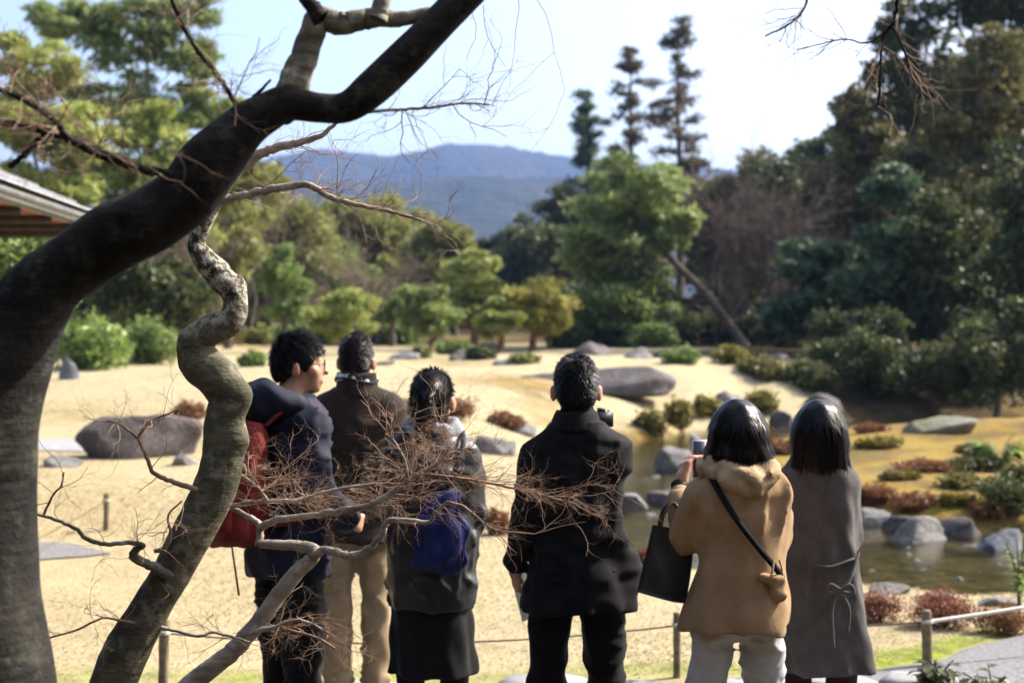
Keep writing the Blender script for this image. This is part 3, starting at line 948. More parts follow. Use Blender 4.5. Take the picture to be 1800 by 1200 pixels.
quick('broad', 'leaf_dark', 1380, 44, [(1375, 590, 100, 70)], 'low dark bush at the far end of the lawn mound', 353, n=4500, per=8, group=R)

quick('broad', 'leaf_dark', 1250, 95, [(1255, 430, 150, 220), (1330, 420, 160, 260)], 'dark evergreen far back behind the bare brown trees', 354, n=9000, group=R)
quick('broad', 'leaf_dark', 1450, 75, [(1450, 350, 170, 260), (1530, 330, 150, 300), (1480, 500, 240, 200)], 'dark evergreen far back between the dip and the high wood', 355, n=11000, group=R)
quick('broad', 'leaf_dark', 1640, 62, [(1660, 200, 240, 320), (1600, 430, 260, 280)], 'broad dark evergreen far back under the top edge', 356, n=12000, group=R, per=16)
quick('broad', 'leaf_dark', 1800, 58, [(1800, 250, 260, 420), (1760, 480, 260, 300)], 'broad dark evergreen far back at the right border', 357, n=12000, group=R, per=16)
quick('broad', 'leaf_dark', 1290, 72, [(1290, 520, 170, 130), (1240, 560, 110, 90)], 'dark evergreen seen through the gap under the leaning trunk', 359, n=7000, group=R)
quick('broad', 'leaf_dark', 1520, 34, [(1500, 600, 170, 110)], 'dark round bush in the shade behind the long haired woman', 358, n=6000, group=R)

# --- left side
Lg = 'trees behind the roof on the left'
quick('pine', 'needle', 215, 46, [(220, 60, 190, 130), (330, 110, 190, 90), (120, 40, 150, 90), (250, 190, 260, 110), (370, 200, 130, 80), (140, 170, 130, 80), (300, 20, 220, 80), (200, 300, 240, 110)],
      'big dark layered conifer filling the top left with sky gaps', 360, n=17000, per=7, group=Lg, r0=0.22, lf=0.0026)
quick('pine', 'needle_bright', 60, 40, [(60, 110, 160, 120), (30, 220, 190, 140), (130, 240, 170, 120), (90, 340, 190, 120), (130, 440, 190, 120)], 'bright green pine at the left border above the roof', 361, bark='bark', n=12000, per=8, group=Lg)
quick('pine', 'needle_bright', 300, 42, [(250, 230, 150, 100), (300, 290, 130, 90), (210, 330, 150, 100), (330, 370, 140, 100), (300, 450, 190, 120)], 'bright green pine behind the fork of the thick trunk', 362, bark='bark', n=10000, per=8, group=Lg)
quick('broad', 'leaf_olive', 330, 40, [(330, 330, 160, 140), (440, 330, 120, 130), (280, 420, 160, 150)], 'olive tree behind the thick trunk\'s sunlit patch', 363, n=11000, group=Lg)
quick('broad', 'leaf_mid', 60, 17, [(50, 480, 210, 150), (-60, 440, 180, 200)], 'dark green bush tree below the roof at the left border', 364, n=11000, lf=0.0036, group=Lg)
quick('broad', 'leaf_dark', 290, 33, [(290, 520, 180, 150), (200, 500, 120, 110)], 'dark evergreen bush tree behind the crooked trunk', 365, n=9000, group=Lg)

# --- bare trees
def grow(rng, p, d, L, r, depth, out, n=6, wob=0.25, ang=0.6, kids=4, flat=0.0, shrink=0.62, upb=0.0):
    pts = [np.asarray(p, float)]
    d = np.asarray(d, float) / np.linalg.norm(d)
    for k in range(n - 1):
        d = d + rng.normal(size=3) * wob * np.array([1, 1, 1 - flat]) + np.array([0, 0, upb])
        d /= np.linalg.norm(d)
        pts.append(pts[-1] + d * L / (n - 1))
    pts = np.array(pts)
    out.append((pts, r * np.linspace(1, 0.5 if depth else 0.35, n)))
    if depth <= 0:
        return
    for k in range(kids):
        i = rng.integers(1, n)
        e = pts[i] - pts[i - 1]
        e /= np.linalg.norm(e)
        s = rng.normal(size=3) * np.array([1, 1, 1 - flat])
        s -= e * (s @ e)
        s /= np.linalg.norm(s) + 1e-9
        nd = e * math.cos(ang) + s * math.sin(ang) * (0.8 + 0.5 * rng.random())
        grow(rng, pts[i], nd, L * shrink * (0.7 + 0.6 * rng.random()), r * 0.55, depth - 1, out, n, wob, ang, kids, flat, shrink, upb)

def polylines(bag, lst, sides, tint=0.5):
    by = {}
    for p, r in lst:
        by.setdefault(len(p), []).append((p, r))
    for k, v in by.items():
        bag.add(*tubes(np.array([a for a, _ in v]), np.array([b for _, b in v]), sides, (0.3, 0.9, 0.2)), tint)

def bare_tree(px, D, top, w, label, seed, stems=3):
    rng = np.random.default_rng(seed)
    b = base_at(px, D)
    Hh = P(px, top, D)[2] - b[2]
    out = []
    t = thing('bare_tree', label, 'tree', b, 0)
    for k in range(stems):
        dx = (k - (stems - 1) / 2) * w / FPX * D / stems / Hh * 0.8
        grow(rng, b + [dx, 0, -.2], np.array([dx * 0.9 + 0.1 * rng.normal(), 0.1 * rng.normal(), 1]), Hh * 0.62, 0.075, 4, out, 5, 0.14, 0.62, 4, 0, 0.60, 0.02)
    big = [o for o in out if o[1][0] > 0.03]
    small = [(p, np.maximum(r, 0.009)) for p, r in out if p is not None and r[0] <= 0.03]
    bag = Bag(); polylines(bag, big, 6); bag.build('trunk', 'twig_brown', t, b)
    bag = Bag(); polylines(bag, small, 3); struct(bag.build('twigs', 'twig_brown', t, b, smooth_shade=False), 'stuff')
bare_tree(1268, 50, 345, 120, 'bare brown tree just right of the leaning pine trunk', 371, 4)
bare_tree(1345, 47, 355, 120, 'bare brown tree with pale stems in the right wood', 372, 4)
bare_tree(1450, 50, 330, 120, 'bare brown tree between the dark pine and the tall evergreens', 373, 3)
bare_tree(655, 50, 420, 110, 'bare rusty brown tree below the hills', 374, 4)
bare_tree(290, 36, 400, 160, 'bare brown tree behind the crooked trunk', 375, 4)
bare_tree(430, 52, 330, 130, 'bare brown tree left of the olive trees', 376, 3)

# --- shrubs
def shrub(px, py, w, h, leaf, label, seed, n=2600, lf=0.0035, name='shrub', group=None, asp=0.5, per=9):
    b = hit(px, py)
    D = b[1]
    s = FPX / D
    rng = np.random.default_rng(seed)
    rx, rz = w / 2 / s, h / s
    t = thing(name, label, 'shrub', b, 0, group)
    cl = []
    for k in range(per):
        a = rng.random() * 6.28
        f = rng.random() ** 0.5 * 0.68
        rr = 0.5 * (0.7 + 0.5 * rng.random())
        cl.append((b + np.array([math.cos(a) * rx * f, rx * 0.5 + math.sin(a) * rx * 0.75 * f, rz * (0.5 * (1 - f * 0.7))]), np.array([rx * rr, rx * rr * .8, rz * 0.5 * (0.8 + 0.3 * rng.random())])))
    L = lf * D
    V, F, T = clump_leaves(cl, L, L * asp, n, rng, 1, 0.4, 0.3)
    V[:, 2] = np.maximum(V[:, 2], b[2] - 0.02)
    c = Bag(); c.add(V, F, T); c.build('foliage', leaf, t, b, smooth_shade=False)
    st = []
    for c_, r_ in cl[:7]:
        st.append((spline([b + [0, rx * .5, -0.03], (b + c_) / 2 + rng.normal(size=3) * 0.05 * rx, c_], 6), 0.02 * rx * np.linspace(1.5, 0.6, 6)))
    g = Bag(); polylines(g, st, 5); g.build('stems', 'bark', t, b)

shrub(766, 734, 140, 38, 'leaf_rust', 'rust coloured shrub on the lawn behind the ponytail', 401)
shrub(884, 752, 66, 28, 'leaf_rust', 'small rust coloured shrub left of the camera man\'s shoulder', 402)
shrub(332, 738, 60, 32, 'leaf_rust', 'rust coloured shrub behind the large dark boulder', 403)
shrub(1145, 770, 74, 50, 'leaf_moss', 'olive shrub on the bank right of the camera', 404)
shrub(1190, 752, 66, 48, 'leaf_moss', 'olive shrub on the bank below the end of the long boulder', 405)
shrub(1240, 735, 54, 40, 'leaf_moss', 'olive shrub on the bank above the bobbed hair', 406)
shrub(1335, 728, 66, 42, 'leaf_moss', 'olive shrub between the two women\'s heads', 407)
shrub(1553, 1098, 84, 64, 'leaf_red', 'small red brown shrub beside the hem of the grey coat', 408, 3200, 0.0022)
shrub(1672, 1108, 142, 70, 'leaf_red', 'wide red brown shrub behind the right fence post', 409, 5200, 0.0022)
shrub(1772, 1118, 96, 58, 'leaf_rust', 'dark brown shrub under the white rope at the right border', 410, 3600, 0.0022)
shrub(1540, 888, 84, 36, 'leaf_rust', 'brown green shrub on the far bank beside the grey coat', 411)
shrub(1618, 900, 110, 32, 'leaf_rust', 'low brown shrub above the craggy split rock', 412)
shrub(1738, 918, 72, 34, 'leaf_rust', 'rust coloured shrub on the far bank near the right border', 413)
shrub(1690, 892, 60, 26, 'leaf_moss', 'low olive shrub on the far bank left of the rust coloured one', 414)
shrub(1768, 905, 140, 76, 'leaf_dark', 'dark green spreading shrub on the moss at the right border', 415)
shrub(1730, 832, 110, 34, 'leaf_dark', 'flat dark shrub below the fan leaved plant', 416)
shrub(872, 942, 50, 48, 'leaf_rust', 'rust coloured shrub against the camera man\'s left sleeve', 417)
shrub(1150, 1000, 60, 36, 'leaf_red', 'orange red shrub behind the black tote bag', 418)
shrub(800, 624, 66, 28, 'leaf_mid', 'low green shrub at the far lawn edge under the pines', 419)
shrub(740, 630, 40, 22, 'leaf_olive', 'low olive shrub at the far lawn edge behind the ponytail', 420)
shrub(920, 640, 60, 20, 'leaf_olive', 'low olive shrub left of the long far rock', 421)
shrub(840, 632, 60, 24, 'leaf_dark', 'low dark shrub under the small pines', 422)
shrub(180, 650, 170, 100, 'leaf_bright', 'glossy bright green bush behind the thick trunk', 423, 5200, 0.0048)
shrub(265, 640, 130, 90, 'leaf_mid', 'green bush between the bright bush and the crooked trunk', 424, 4200)
shrub(440, 645, 50, 28, 'leaf_mid', 'small green shrub on the lawn right of the crooked trunk', 425)
shrub(455, 606, 60, 34, 'leaf_olive', 'olive shrub at the far lawn edge right of the crooked trunk', 426)
shrub(495, 604, 60, 34, 'leaf_mid', 'green shrub at the far lawn edge above the man with glasses', 427)
shrub(1200, 640, 70, 30, 'leaf_mid', 'green shrub at the foot of the leaning pine', 428)
shrub(1290, 640, 70, 34, 'leaf_moss', 'yellow green shrub at the foot of the leaning trunk', 429)
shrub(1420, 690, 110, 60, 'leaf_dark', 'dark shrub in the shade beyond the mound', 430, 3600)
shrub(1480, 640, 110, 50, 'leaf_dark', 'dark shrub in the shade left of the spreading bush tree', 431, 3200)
shrub(380, 606, 90, 40, 'leaf_moss', 'olive shrub at the far lawn edge behind the crooked trunk', 432)

for k, (px, py, w, h, lf_, lab) in enumerate([
    (560, 606, 110, 46, 'leaf_mid', 'low green hedge bush at the far lawn edge above the brown coated man'),
    (640, 606, 90, 40, 'leaf_olive', 'low olive hedge bush at the far lawn edge right of the brown coated man'),
    (705, 606, 80, 44, 'leaf_mid', 'low green hedge bush at the far lawn edge left of the dark layered pine'),
    (1000, 612, 110, 40, 'leaf_dark', 'low dark hedge bush at the far lawn edge right of the yellow green pine'),
    (1075, 610, 110, 46, 'leaf_dark', 'low dark hedge bush at the far lawn edge under the leaning pine'),
    (1150, 612, 90, 46, 'leaf_mid', 'low green hedge bush at the far lawn edge beneath the leaning crown'),
    (310, 600, 150, 76, 'leaf_mid', 'broad green bush just left of the crooked trunk\'s lower bend'),
    (420, 596, 120, 80, 'leaf_olive', 'broad olive bush right of the crooked trunk\'s middle bend'),
    (330, 500, 170, 110, 'leaf_dark', 'dark bush beyond the lawn behind the crooked trunk'),
    (235, 628, 150, 110, 'leaf_olive', 'olive bush right of the glossy bright bush'),
    (150, 600, 150, 120, 'leaf_dark', 'dark bush behind the glossy bright bush'),
    (60, 620, 150, 120, 'leaf_mid', 'green bush half hidden behind the thick trunk'),
    (1560, 700, 150, 60, 'leaf_dark', 'dark shrub over the bank right of the long haired woman'),
    (1700, 712, 170, 66, 'leaf_dark', 'wide dark shrub at the back of the yellow moss'),
    (1240, 606, 130, 70, 'leaf_dark', 'dark bush under the leaning trunk'),
    (1330, 606, 130, 60, 'leaf_dark', 'dark bush below the bare brown trees'),
    (1340, 672, 90, 46, 'leaf_shade', 'dull green shrub at the right end of the lawn mound')]):
    shrub(px, py, w, h, lf_, lab, 440 + k, 3600)

for k, (px, py, w, h, lf_, lab) in enumerate([
    (1560, 790, 90, 22, 'leaf_moss', 'low olive hummock on the moss beside the long dark hair'),
    (1640, 830, 120, 22, 'leaf_rust', 'low brown hummock in the middle of the yellow moss'),
    (1590, 845, 70, 18, 'leaf_moss', 'small olive hummock near the front of the moss bank'),
    (1720, 800, 80, 20, 'leaf_moss', 'small olive hummock left of the fan leaved plant'),
    (1700, 860, 110, 30, 'leaf_shade', 'dull green cushion on the moss above the pond rocks'),
    (1795, 860, 70, 44, 'leaf_dark', 'dark green cushion on the moss at the right border'),
    (1530, 760, 60, 16, 'leaf_rust', 'thin brown cushion at the back of the moss behind the long hair'),
    (1380, 800, 90, 30, 'leaf_rust', 'brown cushion on the moss between the two women')]):
    shrub(px, py, w, h, lf_, lab, 470 + k, 2200)

# --- plants with large leaves
def plant(px, py, D, w, h, leaf, label, seed, nst=9, nl=9, blade=0.05):
    b = base_at(px, D) if D else hit(px, py)
    s = FPX / b[1]
    rng = np.random.default_rng(seed)
    t = thing('leafy_plant', label, 'plant', b, 0)
    st, Vs, Fs, Ts, k = [], [], [], [], 0
    bag = Bag()
    for i in range(nst):
        a = rng.random() * 6.28
        out_ = w / 2 / s * (0.4 + 0.6 * rng.random())
        tip = b + np.array([math.cos(a) * out_, math.sin(a) * out_, h / s * (0.6 + 0.4 * rng.random())])
        pts = spline([b, b + (tip - b) * np.array([.3, .3, .6]), tip], 8)
        st.append((pts, 0.006 * np.linspace(1.4, .5, 8)))
        for j in range(nl):
            f = 0.35 + 0.65 * j / nl
            c = b + (tip - b) * np.array([f ** 1.5, f ** 1.5, f])
            d = np.array([math.cos(a + (-1) ** j * 1.0), math.sin(a + (-1) ** j * 1.0), 0.25 * rng.normal()])
            d /= np.linalg.norm(d)
            sd_ = np.cross(d, [0, 0, 1.0])
            Lb, Wb = blade * (0.8 + .5 * rng.random()), blade * 0.32
            V = np.array([c, c + d * Lb * .45 + sd_ * Wb, c + d * Lb - [0, 0, Lb * .25], c + d * Lb * .45 - sd_ * Wb, c + d * Lb * .5 + [0, 0, -Wb * .35]])
            bag.add(V, np.array([[0, 1, 4], [1, 2, 4], [2, 3, 4], [3, 0, 4]]), rng.random())
    bag.build('leaves', leaf, t, b, smooth_shade=False)
    g = Bag(); polylines(g, st, 5); g.build('stems', 'bark', t, b)
plant(1758, 825, None, 96, 66, 'leaf_mid', 'fan leaved dark green plant on the yellow moss near the right border', 501, 10, 9, 0.22)
plant(1792, 1100, 9.0, 60, 130, 'leaf_bright', 'slender light green shrub in front of the pond at the right border', 502, 7, 12, 0.05)
plant(1650, 1235, 6.9, 90, 66, 'leaf_dark', 'dark leaved plant tip at the bottom edge below the right post', 503, 9, 8, 0.08)
plant(1745, 1240, 6.7, 110, 60, 'leaf_dark', 'dark leaved plant tip at the bottom edge in the right corner', 504, 9, 8, 0.08)

# ------------------------------------------------------------------ tea house eave on the left
M['tile'] = mat_simple('tile', (0.22, 0.22, 0.23), (0.42, 0.42, 0.43), 7, 0.6, 30, 0.5, 0.01, 0.4)
M['gutter'] = mat_simple('gutter', (0.07, 0.07, 0.065), (0.14, 0.135, 0.125), 8, 0.55, None, 0, 0, 0.5)
M['redwood'] = mat_simple('redwood', (0.20, 0.07, 0.035), (0.34, 0.13, 0.07), 12, 0.7, 60, 0.3, 0.004)
M['darkwood'] = mat_simple('darkwood', (0.04, 0.03, 0.02), (0.09, 0.065, 0.045), 10, 0.8, 40, 0.3, 0.004)
M['plaster'] = mat_simple('plaster', (0.28, 0.22, 0.14), (0.36, 0.29, 0.19), 5, 0.95, 50, 0.3, 0.004)
def tea_house():
    e0 = np.array([-3.62, 8.0])
    e1 = np.array([-4.12, 14.6])
    ez = 2.80
    d = (e1 - e0) / np.linalg.norm(e1 - e0)
    nrm = np.array([-d[1], d[0]])          # away from the garden
    org = np.array([e0[0] + nrm[0] * 2, e0[1] + nrm[1] * 2, 0])
    t = thing('tea_house', 'low wooden house with a grey roof eave at the left border', 'building', org)
    Ln = np.linalg.norm(e1 - e0)
    def pt(s, o, z):
        q = e0 + d * s + nrm * o
        return np.array([q[0], q[1], z])
    def slab8(s0, s1, o0, o1, z0a, z1a, z0b, z1b):
        return np.array([pt(s0, o0, z0a), pt(s0, o0, z1a), pt(s0, o1, z0b), pt(s0, o1, z1b), pt(s1, o0, z0a), pt(s1, o0, z1a), pt(s1, o1, z0b), pt(s1, o1, z1b)])
    sl = math.tan(math.radians(24))
    b = Bag(); hexa(b, slab8(-3, Ln, 0.0, 3.4, ez, ez + 0.06, ez + 3.4 * sl, ez + 3.4 * sl + 0.06)); roof = b.build('roof', 'darkwood', t, org, False)
    for k in range(60):                     # courses of tile, each proud of the next
        s = -3 + k * (Ln + 3) / 60
        if s < -0.5:
            continue
        for c in range(9):
            o0, o1 = -0.04 + c * 0.38, -0.04 + (c + 1) * 0.38 + 0.03
            bb = Bag()
            hexa(bb, slab8(s + 0.004, s + (Ln + 3) / 60 - 0.004, o0, o1, ez + o0 * sl + 0.066 + 0.02, ez + o0 * sl + 0.10, ez + o1 * sl + 0.064, ez + o1 * sl + 0.08))
            if c < 4:
                bb.build('tile', 'tile', roof, org, False)
            else:
                rest.append(bb)
    b = Bag()
    for r in rest:
        b.add(r.V[0], BOXF, 0.5)
    struct(b.build('tiles', 'tile', roof, org, False), 'stuff')
    b = Bag(); hexa(b, slab8(-3, Ln + .02, 0.02, 0.05, ez - 0.07, ez - 0.002, ez - 0.07, ez - 0.002)); b.build('fascia', 'gutter', t, org, False)
    g = np.array([pt(s, -0.06, ez - 0.01) for s in np.linspace(-3, Ln, 24)])
    b = Bag(); b.add(*tubes(g[None], np.full((1, 24), 0.03), 10, (0, 0, 1)), .5); b.build('gutter', 'gutter', t, org)
    for k in range(8):                      # boards under the eave, parallel to it
        o0 = 0.10 + k * 0.15
        b = Bag(); hexa(b, slab8(-3, Ln - 0.1, o0, o0 + 0.11, ez - 0.05, ez - 0.01, ez - 0.05, ez - 0.01)); b.build('soffit_board', 'redwood', t, org, False)
    for k in range(10):
        s = -2.6 + k * (Ln + 2.4) / 9
        b = Bag(); hexa(b, slab8(s, s + 0.06, 0.07, 1.29, ez - 0.12, ez - 0.052, ez - 0.12, ez - 0.052)); b.build('rafter', 'darkwood', t, org, False)
    b = Bag(); hexa(b, slab8(-2.8, Ln - 0.8, 1.3, 1.42, ez - 0.05, ez + 0.2, ez - 0.05, ez + 0.2)); b.build('beam', 'darkwood', t, org, False)
    for k in range(5):
        s = -2.6 + k * (Ln + 1.6) / 4
        b = Bag(); hexa(b, slab8(s, s + 0.12, 1.31, 1.43, -0.05, ez - 0.06, -0.05, ez - 0.06)); b.build('post', 'darkwood', t, org, False)
    b = Bag(); hexa(b, slab8(-2.8, Ln - 0.9, 1.44, 1.54, -0.05, ez + 0.3, -0.05, ez + 0.3)); b.build('wall', 'plaster', t, org, False)
rest = []
tea_house()

# ------------------------------------------------------------------ maples in the foreground
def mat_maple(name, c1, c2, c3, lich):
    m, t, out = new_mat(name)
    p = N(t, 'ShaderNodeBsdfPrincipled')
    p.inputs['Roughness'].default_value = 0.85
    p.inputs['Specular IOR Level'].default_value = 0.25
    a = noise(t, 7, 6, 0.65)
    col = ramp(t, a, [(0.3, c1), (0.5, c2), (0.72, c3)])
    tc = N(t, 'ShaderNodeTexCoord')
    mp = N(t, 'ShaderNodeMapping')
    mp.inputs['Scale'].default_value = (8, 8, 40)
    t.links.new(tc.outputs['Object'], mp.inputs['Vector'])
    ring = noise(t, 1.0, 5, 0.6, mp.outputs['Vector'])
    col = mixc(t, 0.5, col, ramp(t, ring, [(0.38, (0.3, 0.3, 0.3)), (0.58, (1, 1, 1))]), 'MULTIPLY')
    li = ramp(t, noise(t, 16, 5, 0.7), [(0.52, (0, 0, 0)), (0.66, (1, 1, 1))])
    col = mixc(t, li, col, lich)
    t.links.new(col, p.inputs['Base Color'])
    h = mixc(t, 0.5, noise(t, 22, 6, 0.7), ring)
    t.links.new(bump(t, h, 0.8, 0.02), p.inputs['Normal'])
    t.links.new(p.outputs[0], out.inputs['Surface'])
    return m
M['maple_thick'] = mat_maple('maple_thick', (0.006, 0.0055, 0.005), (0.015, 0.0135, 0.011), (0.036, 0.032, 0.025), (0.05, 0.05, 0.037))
M['maple_grey'] = mat_maple('maple_grey', (0.08, 0.075, 0.05), (0.19, 0.175, 0.13), (0.32, 0.295, 0.235), (0.36, 0.335, 0.28))
def knobby():
    m = mat_maple('maple_knobby', (0.04, 0.038, 0.022), (0.10, 0.094, 0.058), (0.19, 0.175, 0.12), (0.24, 0.225, 0.17))
    t = m.node_tree
    p = [n for n in t.nodes if n.type == 'BSDF_PRINCIPLED'][0]
    old = p.inputs['Base Color'].links[0].from_socket
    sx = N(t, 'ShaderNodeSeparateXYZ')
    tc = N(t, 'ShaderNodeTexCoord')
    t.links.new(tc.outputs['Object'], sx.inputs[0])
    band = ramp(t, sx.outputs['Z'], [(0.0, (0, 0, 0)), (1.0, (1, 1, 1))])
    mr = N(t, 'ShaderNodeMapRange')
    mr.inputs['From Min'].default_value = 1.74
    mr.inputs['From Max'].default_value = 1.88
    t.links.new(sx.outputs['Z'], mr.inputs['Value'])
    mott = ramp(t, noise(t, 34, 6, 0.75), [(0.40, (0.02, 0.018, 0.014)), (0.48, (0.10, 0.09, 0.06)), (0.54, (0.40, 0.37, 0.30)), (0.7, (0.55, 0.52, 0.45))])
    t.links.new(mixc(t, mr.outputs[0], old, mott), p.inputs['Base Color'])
    return m
M['maple_knobby'] = knobby()
M['maple_pale'] = mat_maple('maple_pale', (0.22, 0.18, 0.14), (0.36, 0.31, 0.26), (0.46, 0.41, 0.36), (0.50, 0.46, 0.42))
M['maple_twig'] = mat_simple('maple_twig', (0.17, 0.09, 0.06), (0.42, 0.29, 0.20), 14, 0.7, None, 0, 0, 0.3)

def px_path(lst, D0, D1=None, n=None):
    """list of (px, py, width in px) -> smooth path and radii in metres"""
    k = len(lst)
    Ds = np.linspace(D0, D1 if D1 is not None else D0, k)
    c = np.array([list(P(a[0], a[1], D)) + [a[2] / 2 / (FPX / D)] for a, D in zip(lst, Ds)])
    q = spline(c, n or (k - 1) * 6 + 1)
    return q[:, :3], np.maximum(q[:, 3], 0.0008)

def limb_mesh(bag, path, rad, sides=20, rough=0.06, seed=1):
    V, F = tubes(path[None], rad[None], sides, (0, 1, 0))
    n = len(path)
    c = np.repeat(path, sides, 0)
    rr = np.repeat(rad, sides)[:, None]
    d = (V - c)
    f = 1 + rough * wave_noise(V, 1.1 / max(rad.mean(), 0.004), seed, 2)[:, None] + 0.4 * rough * wave_noise(V, 4.2 / max(rad.mean(), 0.004), seed + 4, 1)[:, None]
    bag.add(c + d * f, F, 0.5)
    # end cap
    e = len(V)

def near_branch(t, org, lst, D0, D1, mat, name='branch', sides=9, seed=1, rough=0.05):
    p, r = px_path(lst, D0, D1)
    rngb = np.random.default_rng(seed)
    if len(p) > 4:                           # knuckles and small kinks
        p[1:-1] += rngb.normal(size=p[1:-1].shape) * (r[1:-1] * (0.16 if sides < 12 else 0.05))[:, None]
    b = Bag()
    limb_mesh(b, p, r, sides, rough, seed)
    b.build(name, mat, t, org)
    return p, r

def sprout(rng, out, path, rad, count, L, depth, side=None, flat=0.35, kids=3, r=0.0022, wob=0.28, ang=0.75, lo=0.15, hi=1.0, grav=0.0):
    """fine forked maple twigs along a branch"""
    n = len(path)
    for k in range(count):
        i = int(np.clip(rng.integers(int(lo * n), max(int(hi * n), int(lo * n) + 1)), 1, n - 1))
        e = path[i] - path[i - 1]
        e = e / (np.linalg.norm(e) + 1e-9)
        s = rng.normal(size=3) * np.array([1, 1, 1 - flat])
        if side is not None:
            s = s * 0.55 + np.asarray(side, float)
        d = e * 0.5 + s / (np.linalg.norm(s) + 1e-9)
        grow(rng, path[i], d, L * (0.5 + 0.8 * rng.random()), r * (0.7 + 0.6 * rng.random()), depth, out, 6, wob, ang, kids, flat, 0.62, grav)

# thick maple, its trunk leaning in from the left
org = np.array([-1.05, 2.8, 0.0])
ta = thing('maple_tree', 'thick dark maple trunk arching from the left border to the top', 'tree', org)
A = [(-70, 2160, 520), (-75, 1900, 400), (-75, 1500, 350), (-62, 1330, 335), (-45, 1200, 265), (-48, 1050, 222), (-42, 900, 206), (-40, 780, 205), (-25, 700, 198), (0, 635, 180), (38, 562, 148), (85, 500, 120), (145, 455, 112), (205, 415, 116), (268, 385, 112),
     (331, 340, 108), (374, 284, 108), (427, 226, 84), (470, 198, 70), (505, 182, 62), (560, 190, 52), (610, 188, 54), (655, 155, 64), (705, 108, 64), (760, 52, 62), (830, -20, 60), (900, -90, 58), (1050, -170, 54), (1250, -210, 46), (1450, -215, 38), (1650, -200, 28), (1800, -190, 20)]
pa, ra = px_path(A, 2.8, 3.0, 220)
b = Bag()
V, F = tubes(pa[None], ra[None], 40, (0, 1, 0))
c = np.repeat(pa, 40, 0)
f = 1 + 0.055 * wave_noise(V, 9, 5, 2) + 0.02 * wave_noise(V, 34, 8, 2)
knot = P(214, 398, 2.81)
dk = np.linalg.norm(V - knot, axis=1)
f = f + 0.20 * np.exp(-(dk / 0.05) ** 2) - 0.45 * np.exp(-(dk / 0.018) ** 2)
burl = P(505, 165, 2.82)
f = f + 0.22 * np.exp(-(np.linalg.norm(V - burl, axis=1) / 0.05) ** 2)
b.add(c + (V - c) * f[:, None], F, 0.5)
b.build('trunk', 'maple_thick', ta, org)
up1 = near_branch(ta, org, [(497, 200, 44), (505, 178, 56), (516, 150, 56), (532, 105, 50), (548, 62, 46), (562, 32, 44), (600, 42, 42), (640, 34, 38), (668, 30, 36), (700, 34, 28), (740, 27, 24), (790, 12, 22), (840, -30, 20)], 2.925, 2.98, 'maple_grey', 'limb', 20, 21, 0.03)
near_branch(ta, org, [(566, 34, 34), (548, 10, 26), (530, -12, 24), (500, -60, 22)], 2.88, 2.9, 'maple_thick', 'limb', 12, 22)
near_branch(ta, org, [(664, 34, 36), (670, 8, 32), (680, -30, 30)], 2.9, 2.9, 'maple_grey', 'limb', 12, 23)
bl = near_branch(ta, org, [(345, 345, 20), (318, 318, 18), (285, 304, 16), (255, 298, 17), (210, 282, 19), (160, 262, 18), (110, 240, 15), (50, 224, 12), (-40, 208, 10)], 2.90, 2.62, 'maple_thick', 'branch', 10, 24)
bl2 = near_branch(ta, org, [(122, 246, 13), (88, 206, 11), (40, 176, 10), (-30, 146, 9)], 2.66, 2.6, 'maple_thick', 'branch', 9, 25)
near_branch(ta, org, [(80, 238, 10), (58, 254, 11), (38, 276, 11), (18, 292, 12)], 2.66, 2.7, 'maple_thick', 'branch', 9, 26)
br3 = near_branch(ta, org, [(635, 198, 7), (680, 194, 6), (720, 192, 5.5), (770, 188, 5), (810, 182, 4), (860, 184, 2.5)], 2.95, 3.3, 'maple_thick', 'branch', 7, 29)
br4 = near_branch(ta, org, [(422, 208, 10), (412, 180, 9), (395, 150, 8), (370, 118, 8), (340, 78, 8), (318, 40, 9), (296, -20, 9)], 2.91, 2.75, 'maple_thick', 'branch', 8, 30)
br5 = near_branch(ta, org, [(440, 190, 12), (448, 170, 9), (462, 156, 6), (476, 140, 4)], 2.91, 2.9, 'maple_thick', 'branch', 8, 31)
hg1 = near_branch(ta, org, [(1600, -205, 12), (1590, -80, 9), (1578, 0, 8), (1570, 40, 7), (1552, 66, 6), (1548, 110, 5), (1546, 160, 4.5), (1542, 190, 4)], 2.98, 3.2, 'maple_thick', 'branch', 7, 32)
hg2 = near_branch(ta, org, [(1440, -215, 10), (1425, -60, 6), (1418, 0, 5), (1408, 24, 4.5), (1385, 44, 4), (1345, 64, 3)], 2.97, 3.2, 'maple_thick', 'branch', 7, 33)
hg3 = near_branch(ta, org, [(1569, 48, 5), (1588, 85, 4), (1602, 130, 3.5), (1612, 165, 3)], 3.12, 3.25, 'maple_thick', 'branch', 6, 34)
hg4 = near_branch(ta, org, [(1556, 60, 4), (1520, 76, 3.5), (1480, 70, 2.5), (1400, 88, 2)], 3.12, 3.25, 'maple_thick', 'branch', 6, 35)
rngt = np.random.default_rng(12)
out = []
sprout(rngt, out, br3[0], br3[1], 16, 0.13, 2, None, 0.2, 3, 0.0013)
sprout(rngt, out, br4[0], br4[1], 16, 0.16, 2, None, 0.2, 3, 0.0014)
sprout(rngt, out, bl[0], bl[1], 22, 0.16, 2, (0, 0, 0.4), 0.1, 3, 0.0015, lo=0.45)
sprout(rngt, out, bl2[0], bl2[1], 14, 0.16, 2, None, 0.1, 3, 0.0015)
sprout(rngt, out, hg1[0], hg1[1], 14, 0.12, 2, (0, 0, -0.5), 0, 2, 0.0009, 0.2, 0.6, 0.35)
sprout(rngt, out, hg3[0], hg3[1], 8, 0.13, 2, (0.3, 0, -0.8), 0, 2, 0.0009, 0.2, 0.6, 0.2)
sprout(rngt, out, hg4[0], hg4[1], 10, 0.12, 1, (-0.8, 0, -0.2), 0, 2, 0.001, 0.2, 0.6, 0.2)
